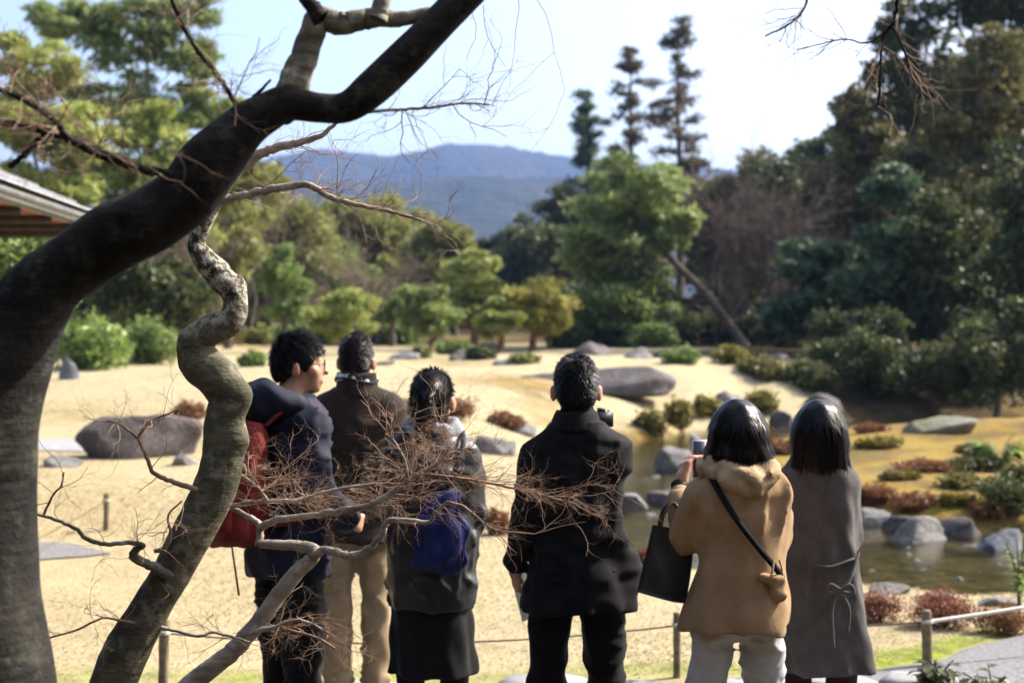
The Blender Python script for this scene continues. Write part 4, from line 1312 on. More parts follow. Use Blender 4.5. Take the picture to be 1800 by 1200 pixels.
sprout(rngt, out, hg2[0], hg2[1], 12, 0.12, 1, (-0.6, 0, -0.3), 0, 2, 0.001, 0.2, 0.6, 0.3)
for x0, y0, ln in ((905, -60, 0.30), (930, -40, 0.28), (820, -30, 0.2), (850, 10, 0.16)):
    grow(rngt, P(x0, y0, 3.3), np.array([0.12 + 0.3 * rngt.normal() * .5, 0.2, -1]), ln, 0.0011, 2, out, 7, 0.2, 0.7, 2, 0, 0.6, 0)
b = Bag()
polylines(b, out, 4)
struct(b.build('twigs', 'maple_twig', ta, org, smooth_shade=False), 'stuff')

# crooked maple behind it
org = np.array([-1.25, 4.0, 0.0])
tb = thing('maple_tree', 'slender crooked maple trunk winding up in front of the lawn', 'tree', org)
B = [(60, 1760, 190), (95, 1600, 105), (130, 1420, 90), (165, 1290, 82), (200, 1195, 76), (245, 1105, 73), (292, 1022, 71), (332, 950, 70), (362, 890, 70), (386, 832, 72), (394, 782, 74), (394, 735, 72), (400, 700, 74), (380, 664, 78), (350, 635, 72), (342, 604, 62),
     (366, 582, 52), (402, 566, 48), (413, 536, 42), (407, 506, 46), (384, 484, 48), (360, 456, 42), (346, 430, 33), (354, 400, 33), (376, 362, 27), (398, 325, 22), (415, 305, 16)]
pb, rb = px_path(B, 4.0, 4.1, 190)
b = Bag()
V, F = tubes(pb[None], rb[None], 30, (0, 1, 0))
c = np.repeat(pb, 30, 0)
f = 1 + 0.10 * wave_noise(V, 17, 15, 2) + 0.05 * wave_noise(V, 60, 18, 2) + 0.08 * (0.5 - np.abs(wave_noise(V, 26, 19, 1)))
for kx, ky, amp, sg in ((432, 692, 0.35, 0.035), (345, 432, 0.3, 0.02), (412, 490, 0.3, 0.025), (432, 775, 0.25, 0.03), (322, 590, 0.2, 0.03)):
    f = f + amp * np.exp(-(np.linalg.norm(V - P(kx, ky, 4.02), axis=1) / sg) ** 2)
rough_zone = np.exp(-((V[:, 2] - P(0, 485, 4.05)[2]) / 0.09) ** 2)
f = f + 0.17 * rough_zone * wave_noise(V, 90, 31, 2)
b.add(c + (V - c) * f[:, None], F, 0.5)
b.build('trunk', 'maple_knobby', tb, org)
br1 = near_branch(tb, org, [(398, 325, 18), (425, 297, 18), (455, 272, 18), (490, 258, 16), (530, 250, 13), (560, 240, 10), (585, 222, 7), (598, 208, 5)], 4.1, 4.0, 'maple_pale', 'branch', 10, 27)
br2 = near_branch(tb, org, [(372, 366, 18), (395, 350, 15), (425, 344, 14), (470, 334, 14), (515, 327, 13), (545, 326, 12), (575, 344, 11), (620, 358, 9), (680, 370, 7), (730, 384, 5), (770, 398, 3)], 4.1, 4.0, 'maple_pale', 'branch', 10, 28)
k1 = near_branch(tb, org, [(372, 866, 12), (340, 858, 10), (300, 845, 9), (270, 830, 8), (258, 805, 7), (242, 770, 6), (215, 748, 5), (190, 738, 4)], 4.0, 3.9, 'maple_twig', 'branch', 7, 41)
k2 = near_branch(tb, org, [(300, 1012, 20), (262, 992, 17), (236, 980, 17), (238, 966, 13), (252, 958, 10), (225, 953, 8), (190, 956, 8), (155, 948, 8), (132, 928, 7), (95, 912, 6), (58, 902, 4)], 3.98, 3.85, 'maple_grey', 'branch', 8, 42)
k3 = near_branch(tb, org, [(76, 906, 5), (92, 872, 4), (108, 852, 3.5), (112, 830, 3)], 3.86, 3.84, 'maple_twig', 'branch', 6, 43)
k4 = near_branch(tb, org, [(255, 1098, 7), (210, 1090, 5), (180, 1086, 4), (130, 1108, 4), (65, 1126, 3)], 3.98, 3.85, 'maple_twig', 'branch', 6, 44)
k5 = near_branch(tb, org, [(275, 1100, 8), (310, 1108, 6), (350, 1117, 6), (372, 1111, 5), (400, 1116, 5), (440, 1128, 4)], 4.0, 4.05, 'maple_pale', 'branch', 7, 45)
k6 = near_branch(tb, org, [(272, 968, 8), (290, 962, 8), (300, 940, 6), (296, 905, 4), (320, 880, 3)], 3.96, 3.9, 'maple_pale', 'branch', 6, 46)
k7 = near_branch(tb, org, [(240, 772, 5), (262, 742, 4), (300, 725, 3), (330, 712, 2)], 3.92, 3.9, 'maple_twig', 'branch', 6, 47)
out = []
rngt = np.random.default_rng(14)
sprout(rngt, out, br2[0], br2[1], 30, 0.16, 2, (0.3, 0.0, 0.1), 0.2, 3, 0.0014)
sprout(rngt, out, br1[0], br1[1], 14, 0.14, 2, (0.5, 0, 0.1), 0.2, 3, 0.0014)
for kk, cnt in ((k1, 16), (k7, 8), (k2, 12), (k3, 5), (k4, 9), (k5, 9), (k6, 8)):
    sprout(rngt, out, kk[0], kk[1], cnt, 0.10, 2, None, 0.2, 2, 0.0012, 0.22)
b = Bag()
polylines(b, out, 4)
struct(b.build('twigs', 'maple_twig', tb, org, smooth_shade=False), 'stuff')

# low pale branch with a spray of reddish twigs in front of the visitors
org = np.array([-1.05, 4.2, 0.0])
tc_ = thing('young_maple', 'pale young maple stem with a spray of reddish twigs before the visitors', 'tree', org)
m0 = near_branch(tc_, org, [(120, 1660, 56), (200, 1420, 46), (270, 1270, 40), (345, 1194, 36), (402, 1150, 33), (442, 1108, 31), (480, 1060, 30), (516, 1012, 28), (545, 985, 25), (553, 968, 23), (530, 959, 20), (490, 957, 18), (456, 955, 15)], 4.2, 4.25, 'maple_pale', 'trunk', 18, 51, 0.018)
n1 = near_branch(tc_, org, [(456, 957, 15), (457, 938, 13), (456, 922, 12), (440, 910, 10), (415, 896, 9), (395, 882, 8), (372, 862, 6)], 4.25, 4.3, 'maple_pale', 'branch', 9, 52)
n2 = near_branch(tc_, org, [(456, 930, 14), (478, 916, 13), (530, 907, 12), (590, 899, 12), (650, 888, 12), (686, 868, 12), (716, 846, 11), (745, 828, 9), (775, 810, 7), (790, 785, 5)], 4.25, 4.15, 'maple_pale', 'branch', 10, 53)
n3 = near_branch(tc_, org, [(716, 848, 7), (714, 820, 6), (705, 795, 5), (690, 772, 4), (676, 762, 3)], 4.17, 4.1, 'maple_pale', 'branch', 7, 54)
n4 = near_branch(tc_, org, [(553, 974, 17), (572, 966, 14), (590, 972, 15), (622, 975, 13), (650, 962, 12), (672, 938, 11), (682, 916, 10), (722, 914, 9), (754, 917, 8), (766, 900, 7), (788, 880, 5)], 4.22, 4.1, 'maple_pale', 'branch', 10, 55)
n5 = near_branch(tc_, org, [(395, 892, 9), (420, 886, 9), (470, 881, 8), (520, 880, 8), (560, 868, 7), (600, 858, 6), (660, 850, 5)], 4.28, 4.2, 'maple_pale', 'branch', 8, 56)
n6 = near_branch(tc_, org, [(470, 879, 5), (455, 858, 4), (430, 838, 4), (408, 822, 3)], 4.25, 4.3, 'maple_pale', 'branch', 6, 57)
n7 = near_branch(tc_, org, [(740, 832, 7), (790, 838, 6), (850, 846, 5), (910, 860, 4), (960, 872, 4), (1015, 886, 3)], 4.16, 4.1, 'maple_twig', 'branch', 7, 58)
n8 = near_branch(tc_, org, [(440, 1112, 10), (480, 1102, 8), (515, 1090, 6), (540, 1092, 5), (570, 1108, 4)], 4.2, 4.15, 'maple_pale', 'branch', 7, 59)
n9 = near_branch(tc_, org, [(590, 1140, 4), (560, 1122, 5), (530, 1112, 5), (480, 1100, 6)], 4.12, 4.2, 'maple_twig', 'branch', 6, 60)
n10 = near_branch(tc_, org, [(785, 882, 6), (815, 890, 5), (835, 905, 4), (870, 930, 3), (940, 938, 2.5)], 4.1, 4.05, 'maple_twig', 'branch', 6, 61)
out = []
rngt = np.random.default_rng(16)
RS = (0.75, 0.0, 0.05)
sprout(rngt, out, n5[0], n5[1], 42, 0.15, 3, RS, 0.45, 3, 0.0014, 0.26)
sprout(rngt, out, n2[0], n2[1], 32, 0.15, 3, (0.6, 0, 0.25), 0.45, 3, 0.0014, 0.26, 0.75, 0.45)
sprout(rngt, out, n7[0], n7[1], 32, 0.12, 3, (1.0, 0, 0.0), 0.45, 3, 0.0014, 0.24, 0.6)
sprout(rngt, out, n3[0], n3[1], 16, 0.13, 3, (0.2, 0, 0.2), 0.4, 3, 0.0015, 0.26)
sprout(rngt, out, n6[0], n6[1], 20, 0.13, 3, (0.2, 0, 0.2), 0.4, 3, 0.0015, 0.26)
sprout(rngt, out, n4[0], n4[1], 8, 0.10, 2, (0.4, 0, 0.0), 0.4, 2, 0.0014, 0.26, 0.75, 0.6)
sprout(rngt, out, n10[0], n10[1], 12, 0.12, 2, (0.7, 0, -0.1), 0.4, 2, 0.0014, 0.24)
sprout(rngt, out, n8[0], n8[1], 20, 0.12, 2, (0.6, 0, -0.1), 0.4, 3, 0.0015, 0.26)
sprout(rngt, out, n9[0], n9[1], 12, 0.10, 2, (0.3, 0, -0.5), 0.2, 3, 0.0014, 0.26)
sprout(rngt, out, m0[0], m0[1], 8, 0.12, 2, (0.2, -0.2, 0.3), 0.2, 2, 0.0014, 0.26, 0.75, 0.3, 0.7)
b = Bag()
polylines(b, out, 3)
struct(b.build('twigs', 'maple_twig', tc_, org, smooth_shade=False), 'stuff')

# ------------------------------------------------------------------ unseen house added behind the camera to block sky light from people and trunks
def make_blocker_house():
    org = np.array([0.0, -5.0, 0.0])
    t = thing('blocker_house', 'unseen long wooden house added behind the camera to block sky light', 'building', org)
    def bx(name, lo, hi, mat):
        b = Bag(); hexa(b, box_v(lo, hi)); b.build(name, mat, t, org, False)
    bx('wall', (-15, -9.0, -0.1), (15, -1.5, 4.6), 'plaster')
    bx('veranda', (-15, -1.49, 0.35), (15, -0.2, 0.45), 'darkwood')
    for k in range(11):
        bx('post', (-13.5 + k * 2.95, -0.42, -0.1), (-13.37 + k * 2.95, -0.29, 3.2), 'darkwood')
    for k in range(10):
        bx('sliding_screen', (-14.4 + k * 2.95, -1.48, 0.47), (-12.0 + k * 2.95, -1.42, 2.4), 'paper_screen')
    bx('beam', (-15, -0.43, 3.203), (15, -0.27, 3.4), 'darkwood')
    for nm, y0, z0, y1, z1 in (('roof', 1.2, 3.05, -5.2, 9.4), ('roof', -11.7, 3.05, -5.205, 9.4)):
        b = Bag()
        hexa(b, np.array([[x, y, z + dz] for x in (-17, 17) for (y, z) in ((y0, z0), (y1, z1)) for dz in (0, 0.22)], float))
        b.build(nm, 'tile', t, org, False)
    bx('ridge', (-17.05, -5.45, 9.35), (17.05, -4.95, 9.8), 'tile')
M['paper_screen'] = mat_simple('paper_screen', (0.55, 0.53, 0.47), (0.62, 0.60, 0.54), 3, 0.9)
make_blocker_house()

# evergreens added outside the frame to block sky light from the sides
for k, (x, y, h_, w_, lab) in enumerate([(9.5, 1.5, 9.0, 3.0, 'unseen evergreen added right of the house front to block light'), (11.5, -4.0, 10.0, 3.4, 'unseen evergreen added at the right corner of the house to block light'),
                                          (13.5, 4.5, 9.0, 3.2, 'unseen evergreen added on the near bank to block light'), (-8.5, 1.0, 9.0, 3.2, 'unseen evergreen added at the left corner of the house to block light'), (-7.5, 5.2, 7.5, 2.2, 'unseen evergreen added beside the tea house to block light')]):
    tree('broadleaf_tree', lab, (x, y, float(zt(x, y))), [((x, y, h_ * 0.68), (w_, w_, h_ * 0.32)), ((x, y, h_ * 0.35), (w_ * 0.9, w_ * 0.9, h_ * 0.3))], 'leaf_dark', 0.15, 0.09, 5000, 700 + k, 16, 0.42, 0.85, 0.22, 9, 'bark', 'unseen evergreens added to block sky light')

# ------------------------------------------------------------------ people: bodies and clothes grown from smooth distance fields
class Field:
    def __init__(s, lo, hi, h):
        s.lo = np.asarray(lo, float)
        s.h = h
        s.n = np.ceil((np.asarray(hi, float) - s.lo) / h).astype(int) + 1
        s.f = np.full(s.n, 0.2, np.float32)
        s.ax = [s.lo[i] + h * np.arange(s.n[i]) for i in range(3)]
    def win(s, lo, hi):
        a = np.clip(((np.asarray(lo) - s.lo) / s.h).astype(int) - 1, 0, s.n - 1)
        b = np.clip(((np.asarray(hi) - s.lo) / s.h).astype(int) + 2, a + 1, s.n)
        sl = tuple(slice(i, j) for i, j in zip(a, b))
        X = s.ax[0][sl[0]][:, None, None]
        Y = s.ax[1][sl[1]][None, :, None]
        Z = s.ax[2][sl[2]][None, None, :]
        return sl, X, Y, Z
    def put(s, sl, d, k):
        a = s.f[sl]
        h = np.clip(0.5 + 0.5 * (d - a) / k, 0, 1)
        s.f[sl] = d + (a - d) * h - k * h * (1 - h)
    def cap(s, a, b, ra, rb, k=0.02):
        a, b = np.asarray(a, float), np.asarray(b, float)
        m = max(ra, rb) + 0.09
        sl, X, Y, Z = s.win(np.minimum(a, b) - m, np.maximum(a, b) + m)
        d = b - a
        L = d @ d + 1e-12
        t = np.clip(((X - a[0]) * d[0] + (Y - a[1]) * d[1] + (Z - a[2]) * d[2]) / L, 0, 1)
        q = np.sqrt((X - a[0] - t * d[0]) ** 2 + (Y - a[1] - t * d[1]) ** 2 + (Z - a[2] - t * d[2]) ** 2) - (ra + (rb - ra) * t)
        s.put(sl, q, k)
    def ell(s, c, r, k=0.02, Rm=None):
        c, r = np.asarray(c, float), np.asarray(r, float)
        m = r.max() + 0.09
        sl, X, Y, Z = s.win(c - m, c + m)
        x, y, z = X - c[0], Y - c[1], Z - c[2]
        if Rm is not None:
            x, y, z = Rm[0, 0] * x + Rm[1, 0] * y + Rm[2, 0] * z, Rm[0, 1] * x + Rm[1, 1] * y + Rm[2, 1] * z, Rm[0, 2] * x + Rm[1, 2] * y + Rm[2, 2] * z
        k0 = np.sqrt((x / r[0]) ** 2 + (y / r[1]) ** 2 + (z / r[2]) ** 2)
        k1 = np.sqrt((x / r[0] ** 2) ** 2 + (y / r[1] ** 2) ** 2 + (z / r[2] ** 2) ** 2) + 1e-9
        s.put(sl, k0 * (k0 - 1) / k1, k)
    def col(s, rows, k=0.02, folds=None, seed=0):
        """upright column: rows of (z, cx, cy, half width, half depth) from top to bottom"""
        rows = np.array(sorted(rows), float)
        lo = [(rows[:, 1] - rows[:, 3]).min() - 0.1, (rows[:, 2] - rows[:, 4]).min() - 0.1, rows[0, 0] - 0.05]
        hi = [(rows[:, 1] + rows[:, 3]).max() + 0.1, (rows[:, 2] + rows[:, 4]).max() + 0.1, rows[-1, 0] + 0.05]
        sl, X, Y, Z = s.win(lo, hi)
        z = Z.ravel()
        zz = np.clip(z, rows[0, 0], rows[-1, 0])
        fine = np.linspace(rows[0, 0], rows[-1, 0], 80)
        g = []
        for i in range(1, 5):
            v = np.interp(fine, rows[:, 0], rows[:, i])
            v = np.convolve(np.pad(v, 3, 'edge'), np.ones(7) / 7, 'valid')
            g.append(np.interp(zz, fine, v)[None, None, :])
        cx, cy, a, b = g
        x, y = (X - cx), (Y - cy)
        th = np.arctan2(y / b, x / a)
        rad = np.sqrt((x / a) ** 2 + (y / b) ** 2)
        if folds:
            n, at, ab = folds
            fr = (rows[-1, 0] - Z) / (rows[-1, 0] - rows[0, 0])
            amp = at + (ab - at) * np.clip(fr, 0, 1)
            rad = rad - amp * (np.sin(n * th + seed + 1.3 * np.sin(Z * 5 + seed)) + 0.6 * np.sin((n * 1.7) * th + 2.1 * seed + Z * 6))
        d = (rad - 1) * np.minimum(a, b)
        d = np.maximum(d, np.maximum(rows[0, 0] - Z, Z - rows[-1, 0]) + 0 * d)
        s.put(sl, d, k)
    def cut(s, fn, k=0.006):
        X, Y, Z = s.ax[0][:, None, None], s.ax[1][None, :, None], s.ax[2][None, None, :]
        d = fn(X, Y, Z)
        a = s.f
        h = np.clip(0.5 - 0.5 * (d - a) / k, 0, 1)
        s.f = (d + (a - d) * h + k * h * (1 - h)).astype(np.float32)
    def wrinkle(s, amp, freq, seed, stretch=(1, 1, 1), mask=None):
        X, Y, Z = s.ax[0][:, None, None] * stretch[0], s.ax[1][None, :, None] * stretch[1], s.ax[2][None, None, :] * stretch[2]
        r = np.random.default_rng(seed)
        w = 0
        for k in range(7):
            d = r.normal(size=3)
            d /= np.linalg.norm(d)
            w = w + np.sin((X * d[0] + Y * d[1] + Z * d[2]) * freq * (0.6 + 0.9 * r.random()) + 6.28 * r.random())
        s.f = (s.f + amp * w / 2.6 * (1 if mask is None else mask(X, Y, Z))).astype(np.float32)
    def crease(s, amp, freq, seed, stretch=(1, 1, 1)):
        """sharp-edged drag folds"""
        X, Y, Z = s.ax[0][:, None, None] * stretch[0], s.ax[1][None, :, None] * stretch[1], s.ax[2][None, None, :] * stretch[2]
        r = np.random.default_rng(seed)
        for k in range(3):
            d = r.normal(size=3)
            d /= np.linalg.norm(d)
            e = r.normal(size=3)
            ph = (X * d[0] + Y * d[1] + Z * d[2]) * freq * (0.7 + 0.7 * r.random()) + 1.6 * np.sin((X * e[0] + Y * e[1] + Z * e[2]) * freq * 0.35 + 6 * r.random())
            gate = np.clip(np.sin((X * e[1] + Y * e[2] + Z * e[0]) * freq * 0.3 + 6 * r.random()) * 1.5, 0, 1)
            s.f = (s.f - amp * gate * (1 - np.abs(np.sin(ph))) ** 2).astype(np.float32)
    def groove(s, pts, r=0.004, depth=0.004):
        """a sewn seam pressed into the cloth"""
        g = Field(s.lo, s.lo + (s.n - 1) * s.h, s.h)
        g.n, g.f, g.ax = s.n, np.full(s.n, 0.2, np.float32), s.ax
        for a, b in zip(pts[:-1], pts[1:]):
            g.cap(a, b, r, r, 0.001)
        s.f = (s.f + depth * np.exp(-(np.maximum(g.f, 0) / 0.006) ** 2)).astype(np.float32)
    def mesh(s):
        f = s.f
        h, lo = s.h, s.lo
        ins = f < 0
        nx, ny, nz = f.shape
        c = [ins[i:nx - 1 + i, j:ny - 1 + j, k:nz - 1 + k] for i in (0, 1) for j in (0, 1) for k in (0, 1)]
        tot = sum(a.astype(np.int8) for a in c)
        act = (tot > 0) & (tot < 8)
        idx = np.argwhere(act)
        ids = -np.ones(act.shape, np.int64)
        ids[act] = np.arange(len(idx))
        corner = np.array([[i, j, k] for i in (0, 1) for j in (0, 1) for k in (0, 1)])
        val = np.stack([f[idx[:, 0] + o[0], idx[:, 1] + o[1], idx[:, 2] + o[2]] for o in corner], 1)
        acc = np.zeros((len(idx), 3))
        cnt = np.zeros(len(idx))
        for a in range(8):
            for b in range(a + 1, 8):
                if np.abs(corner[a] - corner[b]).sum() != 1:
                    continue
                va, vb = val[:, a], val[:, b]
                x = (va < 0) != (vb < 0)
                t = np.where(x, va / np.where(np.abs(va - vb) < 1e-9, 1e-9, va - vb), 0)
                acc += np.where(x[:, None], corner[a] + t[:, None] * (corner[b] - corner[a]), 0)
                cnt += x
        V = lo + h * (idx + acc / np.maximum(cnt, 1)[:, None])
        Fs = []
        for ax_ in range(3):
            o1, o2 = [(1, 2), (2, 0), (0, 1)][ax_]
            s0 = [slice(1, n - 1) for n in f.shape]
            sA = list(s0); sB = list(s0)
            sA[ax_] = slice(0, f.shape[ax_] - 1)
            sB[ax_] = slice(1, f.shape[ax_])
            A, B = ins[tuple(sA)], ins[tuple(sB)]
            e = np.argwhere(A != B)
            if not len(e):
                continue
            fl = A[tuple(e.T)]
            g = e.copy()
            for q in range(3):
                if q != ax_:
                    g[:, q] += 1
            quad = []
            for d1, d2 in ((1, 1), (0, 1), (0, 0), (1, 0)):
                cc = g.copy()
                cc[:, o1] -= d1
                cc[:, o2] -= d2
                quad.append(ids[tuple(cc.T)])
            quad = np.stack(quad, 1)
            quad[~fl] = quad[~fl][:, ::-1]
            Fs.append(quad)
        F = np.concatenate(Fs)
        F = F[(F >= 0).all(1)]
        return V, F

def rotz(a):
    return np.array([[math.cos(a), -math.sin(a), 0], [math.sin(a), math.cos(a), 0], [0, 0, 1]])

def vnormals(V, F):
    n = np.zeros_like(V)
    fn = np.cross(V[F[:, 2]] - V[F[:, 0]], V[F[:, 3]] - V[F[:, 1]])
    for i in range(4):
        np.add.at(n, F[:, i], fn)
    return n / (np.linalg.norm(n, axis=1, keepdims=True) + 1e-12)

def mat_cloth(name, c1, c2, rough=0.9, sheen=0.3, bscale=220, bstr=0.25, spec=0.2, fold=18):
    m, t, out = new_mat(name)
    p = N(t, 'ShaderNodeBsdfPrincipled')
    p.inputs['Roughness'].default_value = rough
    p.inputs['Specular IOR Level'].default_value = spec
    p.inputs['Sheen Weight'].default_value = sheen * 0.15
    p.inputs['Sheen Roughness'].default_value = 0.5
    col = ramp(t, noise(t, 14, 5, 0.65), [(0.3, c1), (0.7, c2)])
    t.links.new(col, p.inputs['Base Color'])
    h = mixc(t, 0.35, noise(t, fold, 3), noise(t, bscale, 2))
    t.links.new(bump(t, h, bstr, 0.012), p.inputs['Normal'])
    t.links.new(p.outputs[0], out.inputs['Surface'])
    return m

def mat_skin():
    m, t, out = new_mat('skin')
    p = N(t, 'ShaderNodeBsdfPrincipled')
    col = ramp(t, noise(t, 30, 4), [(0.3, (0.40, 0.21, 0.13)), (0.7, (0.52, 0.30, 0.20))])
    t.links.new(col, p.inputs['Base Color'])
    p.inputs['Roughness'].default_value = 0.55
    p.inputs['Subsurface Weight'].default_value = 0.6
    p.inputs['Subsurface Radius'].default_value = (0.02, 0.005, 0.002)
    p.inputs['Subsurface Scale'].default_value = 1.0
    t.links.new(p.outputs[0], out.inputs['Surface'])
    return m
M['skin'] = mat_skin()
M['hair'] = mat_simple('hair', (0.004, 0.0035, 0.0035), (0.009, 0.0075, 0.007), 60, 0.42, 300, 0.3, 0.002, 0.14)
M['hair_brown'] = mat_simple('hair_brown', (0.006, 0.004, 0.0035), (0.014, 0.009, 0.008), 60, 0.36, 300, 0.3, 0.002, 0.16)
M['hair_long'] = mat_simple('hair_long', (0.004, 0.003, 0.003), (0.008, 0.006, 0.0055), 60, 0.28, 300, 0.15, 0.001, 0.18)
M['navy'] = mat_cloth('navy', (0.005, 0.0065, 0.018), (0.011, 0.014, 0.034), 0.7, 0.15)
M['black'] = mat_cloth('black', (0.004, 0.0038, 0.0044), (0.008, 0.0076, 0.009), 0.8, 0.25)
M['suit'] = mat_cloth('suit', (0.004, 0.0038, 0.0046), (0.009, 0.0085, 0.0102), 0.8, 0.3, 300, 0.2, 0.12)
M['brown'] = mat_cloth('brown', (0.016, 0.011, 0.0075), (0.034, 0.023, 0.017), 0.9, 0.35)
M['khaki'] = mat_cloth('khaki', (0.24, 0.175, 0.10), (0.33, 0.25, 0.155), 0.9, 0.2)
M['quilt'] = mat_cloth('quilt', (0.006, 0.0064, 0.0075), (0.014, 0.0145, 0.017), 0.45, 0.1, 120, 0.3, 0.45)
M['scarf_grey'] = mat_cloth('scarf_grey', (0.17, 0.18, 0.20), (0.28, 0.29, 0.31), 0.9, 0.3)
M['tan'] = mat_cloth('tan', (0.30, 0.19, 0.10), (0.39, 0.26, 0.145), 0.95, 0.3, 250, 0.3)
M['knit'] = mat_cloth('knit', (0.30, 0.20, 0.11), (0.46, 0.34, 0.21), 0.95, 0.4, 90, 0.8)
M['pale'] = mat_cloth('pale', (0.44, 0.44, 0.46), (0.54, 0.54, 0.55), 0.9, 0.2)
M['wool'] = mat_cloth('wool', (0.06, 0.056, 0.054), (0.10, 0.095, 0.092), 0.95, 0.5, 260, 0.3)
M['tights'] = mat_cloth('tights', (0.035, 0.010, 0.012), (0.05, 0.015, 0.017), 0.8, 0.1)
M['red'] = mat_cloth('red', (0.11, 0.010, 0.008), (0.18, 0.018, 0.013), 0.7, 0.1, 160, 0.3)
M['blue'] = mat_cloth('blue', (0.005, 0.009, 0.06), (0.012, 0.022, 0.13), 0.6, 0.1, 160, 0.3)
M['whitecloth'] = mat_cloth('whitecloth', (0.55, 0.56, 0.60), (0.72, 0.73, 0.76), 0.9, 0.2)
M['shoe'] = mat_cloth('shoe', (0.02, 0.014, 0.01), (0.04, 0.026, 0.018), 0.45, 0.0, 60, 0.1, 0.4)
M['leather'] = mat_cloth('leather', (0.012, 0.011, 0.010), (0.022, 0.020, 0.018), 0.5, 0.0, 90, 0.3, 0.4)
M['plastic'] = mat_simple('plastic', (0.012, 0.012, 0.013), (0.02, 0.02, 0.022), 40, 0.4, None, 0, 0, 0.5)
M['metal'] = mat_simple('metal', (0.5, 0.5, 0.5), (0.62, 0.62, 0.62), 20, 0.3, None, 0, 0, 0.6)
M['paper'] = mat_leaf('paper', (0.78, 0.78, 0.78), (0.84, 0.84, 0.83), 0.45, 0.8)
M['lens'] = mat_simple('lens', (0.02, 0.02, 0.03), (0.03, 0.03, 0.04), 6, 0.05, None, 0, 0, 0.8)

def hand(f, wrist, d, n, curl=0.5, thumb=1, r=0.0085):
    """palm, four unequal fingers with two bends, and a thumb leaving the side of the palm; d along the hand, n out of the palm"""
    d = np.asarray(d, float) / np.linalg.norm(d)
    n = np.asarray(n, float)
    n = n - d * (n @ d)
    n /= np.linalg.norm(n)
    s = np.cross(d, n) * thumb
    w = np.asarray(wrist, float)
    f.cap(w, w + d * 0.03, 0.024, 0.026, 0.01)
    for o in (-0.028, -0.010, 0.008, 0.026):
        f.cap(w + d * 0.02 + s * o * 0.6, w + d * 0.085 + s * o, 0.014, 0.012, 0.012)
    for o, L in ((0.028, 0.072), (0.010, 0.080), (-0.009, 0.074), (-0.028, 0.058)):
        a = w + d * 0.088 + s * o
        ang = curl * 0.9
        d1 = d * math.cos(ang) + n * math.sin(ang)
        b = a + d1 * L * 0.5
        d2 = d * math.cos(ang * 2.1) + n * math.sin(ang * 2.1)
        c = b + d2 * L * 0.5
        f.cap(a, b, r * 1.05, r, 0.004)
        f.cap(b, c, r, r * 0.85, 0.004)
    a = w + d * 0.03 + s * 0.026
    b = a + d * 0.03 + s * 0.026 + n * 0.012
    c = b + d * 0.028 + n * 0.012 * (1 + curl)
    f.cap(a, b, 0.013, 0.011, 0.008)
    f.cap(b, c, 0.011, 0.009, 0.004)

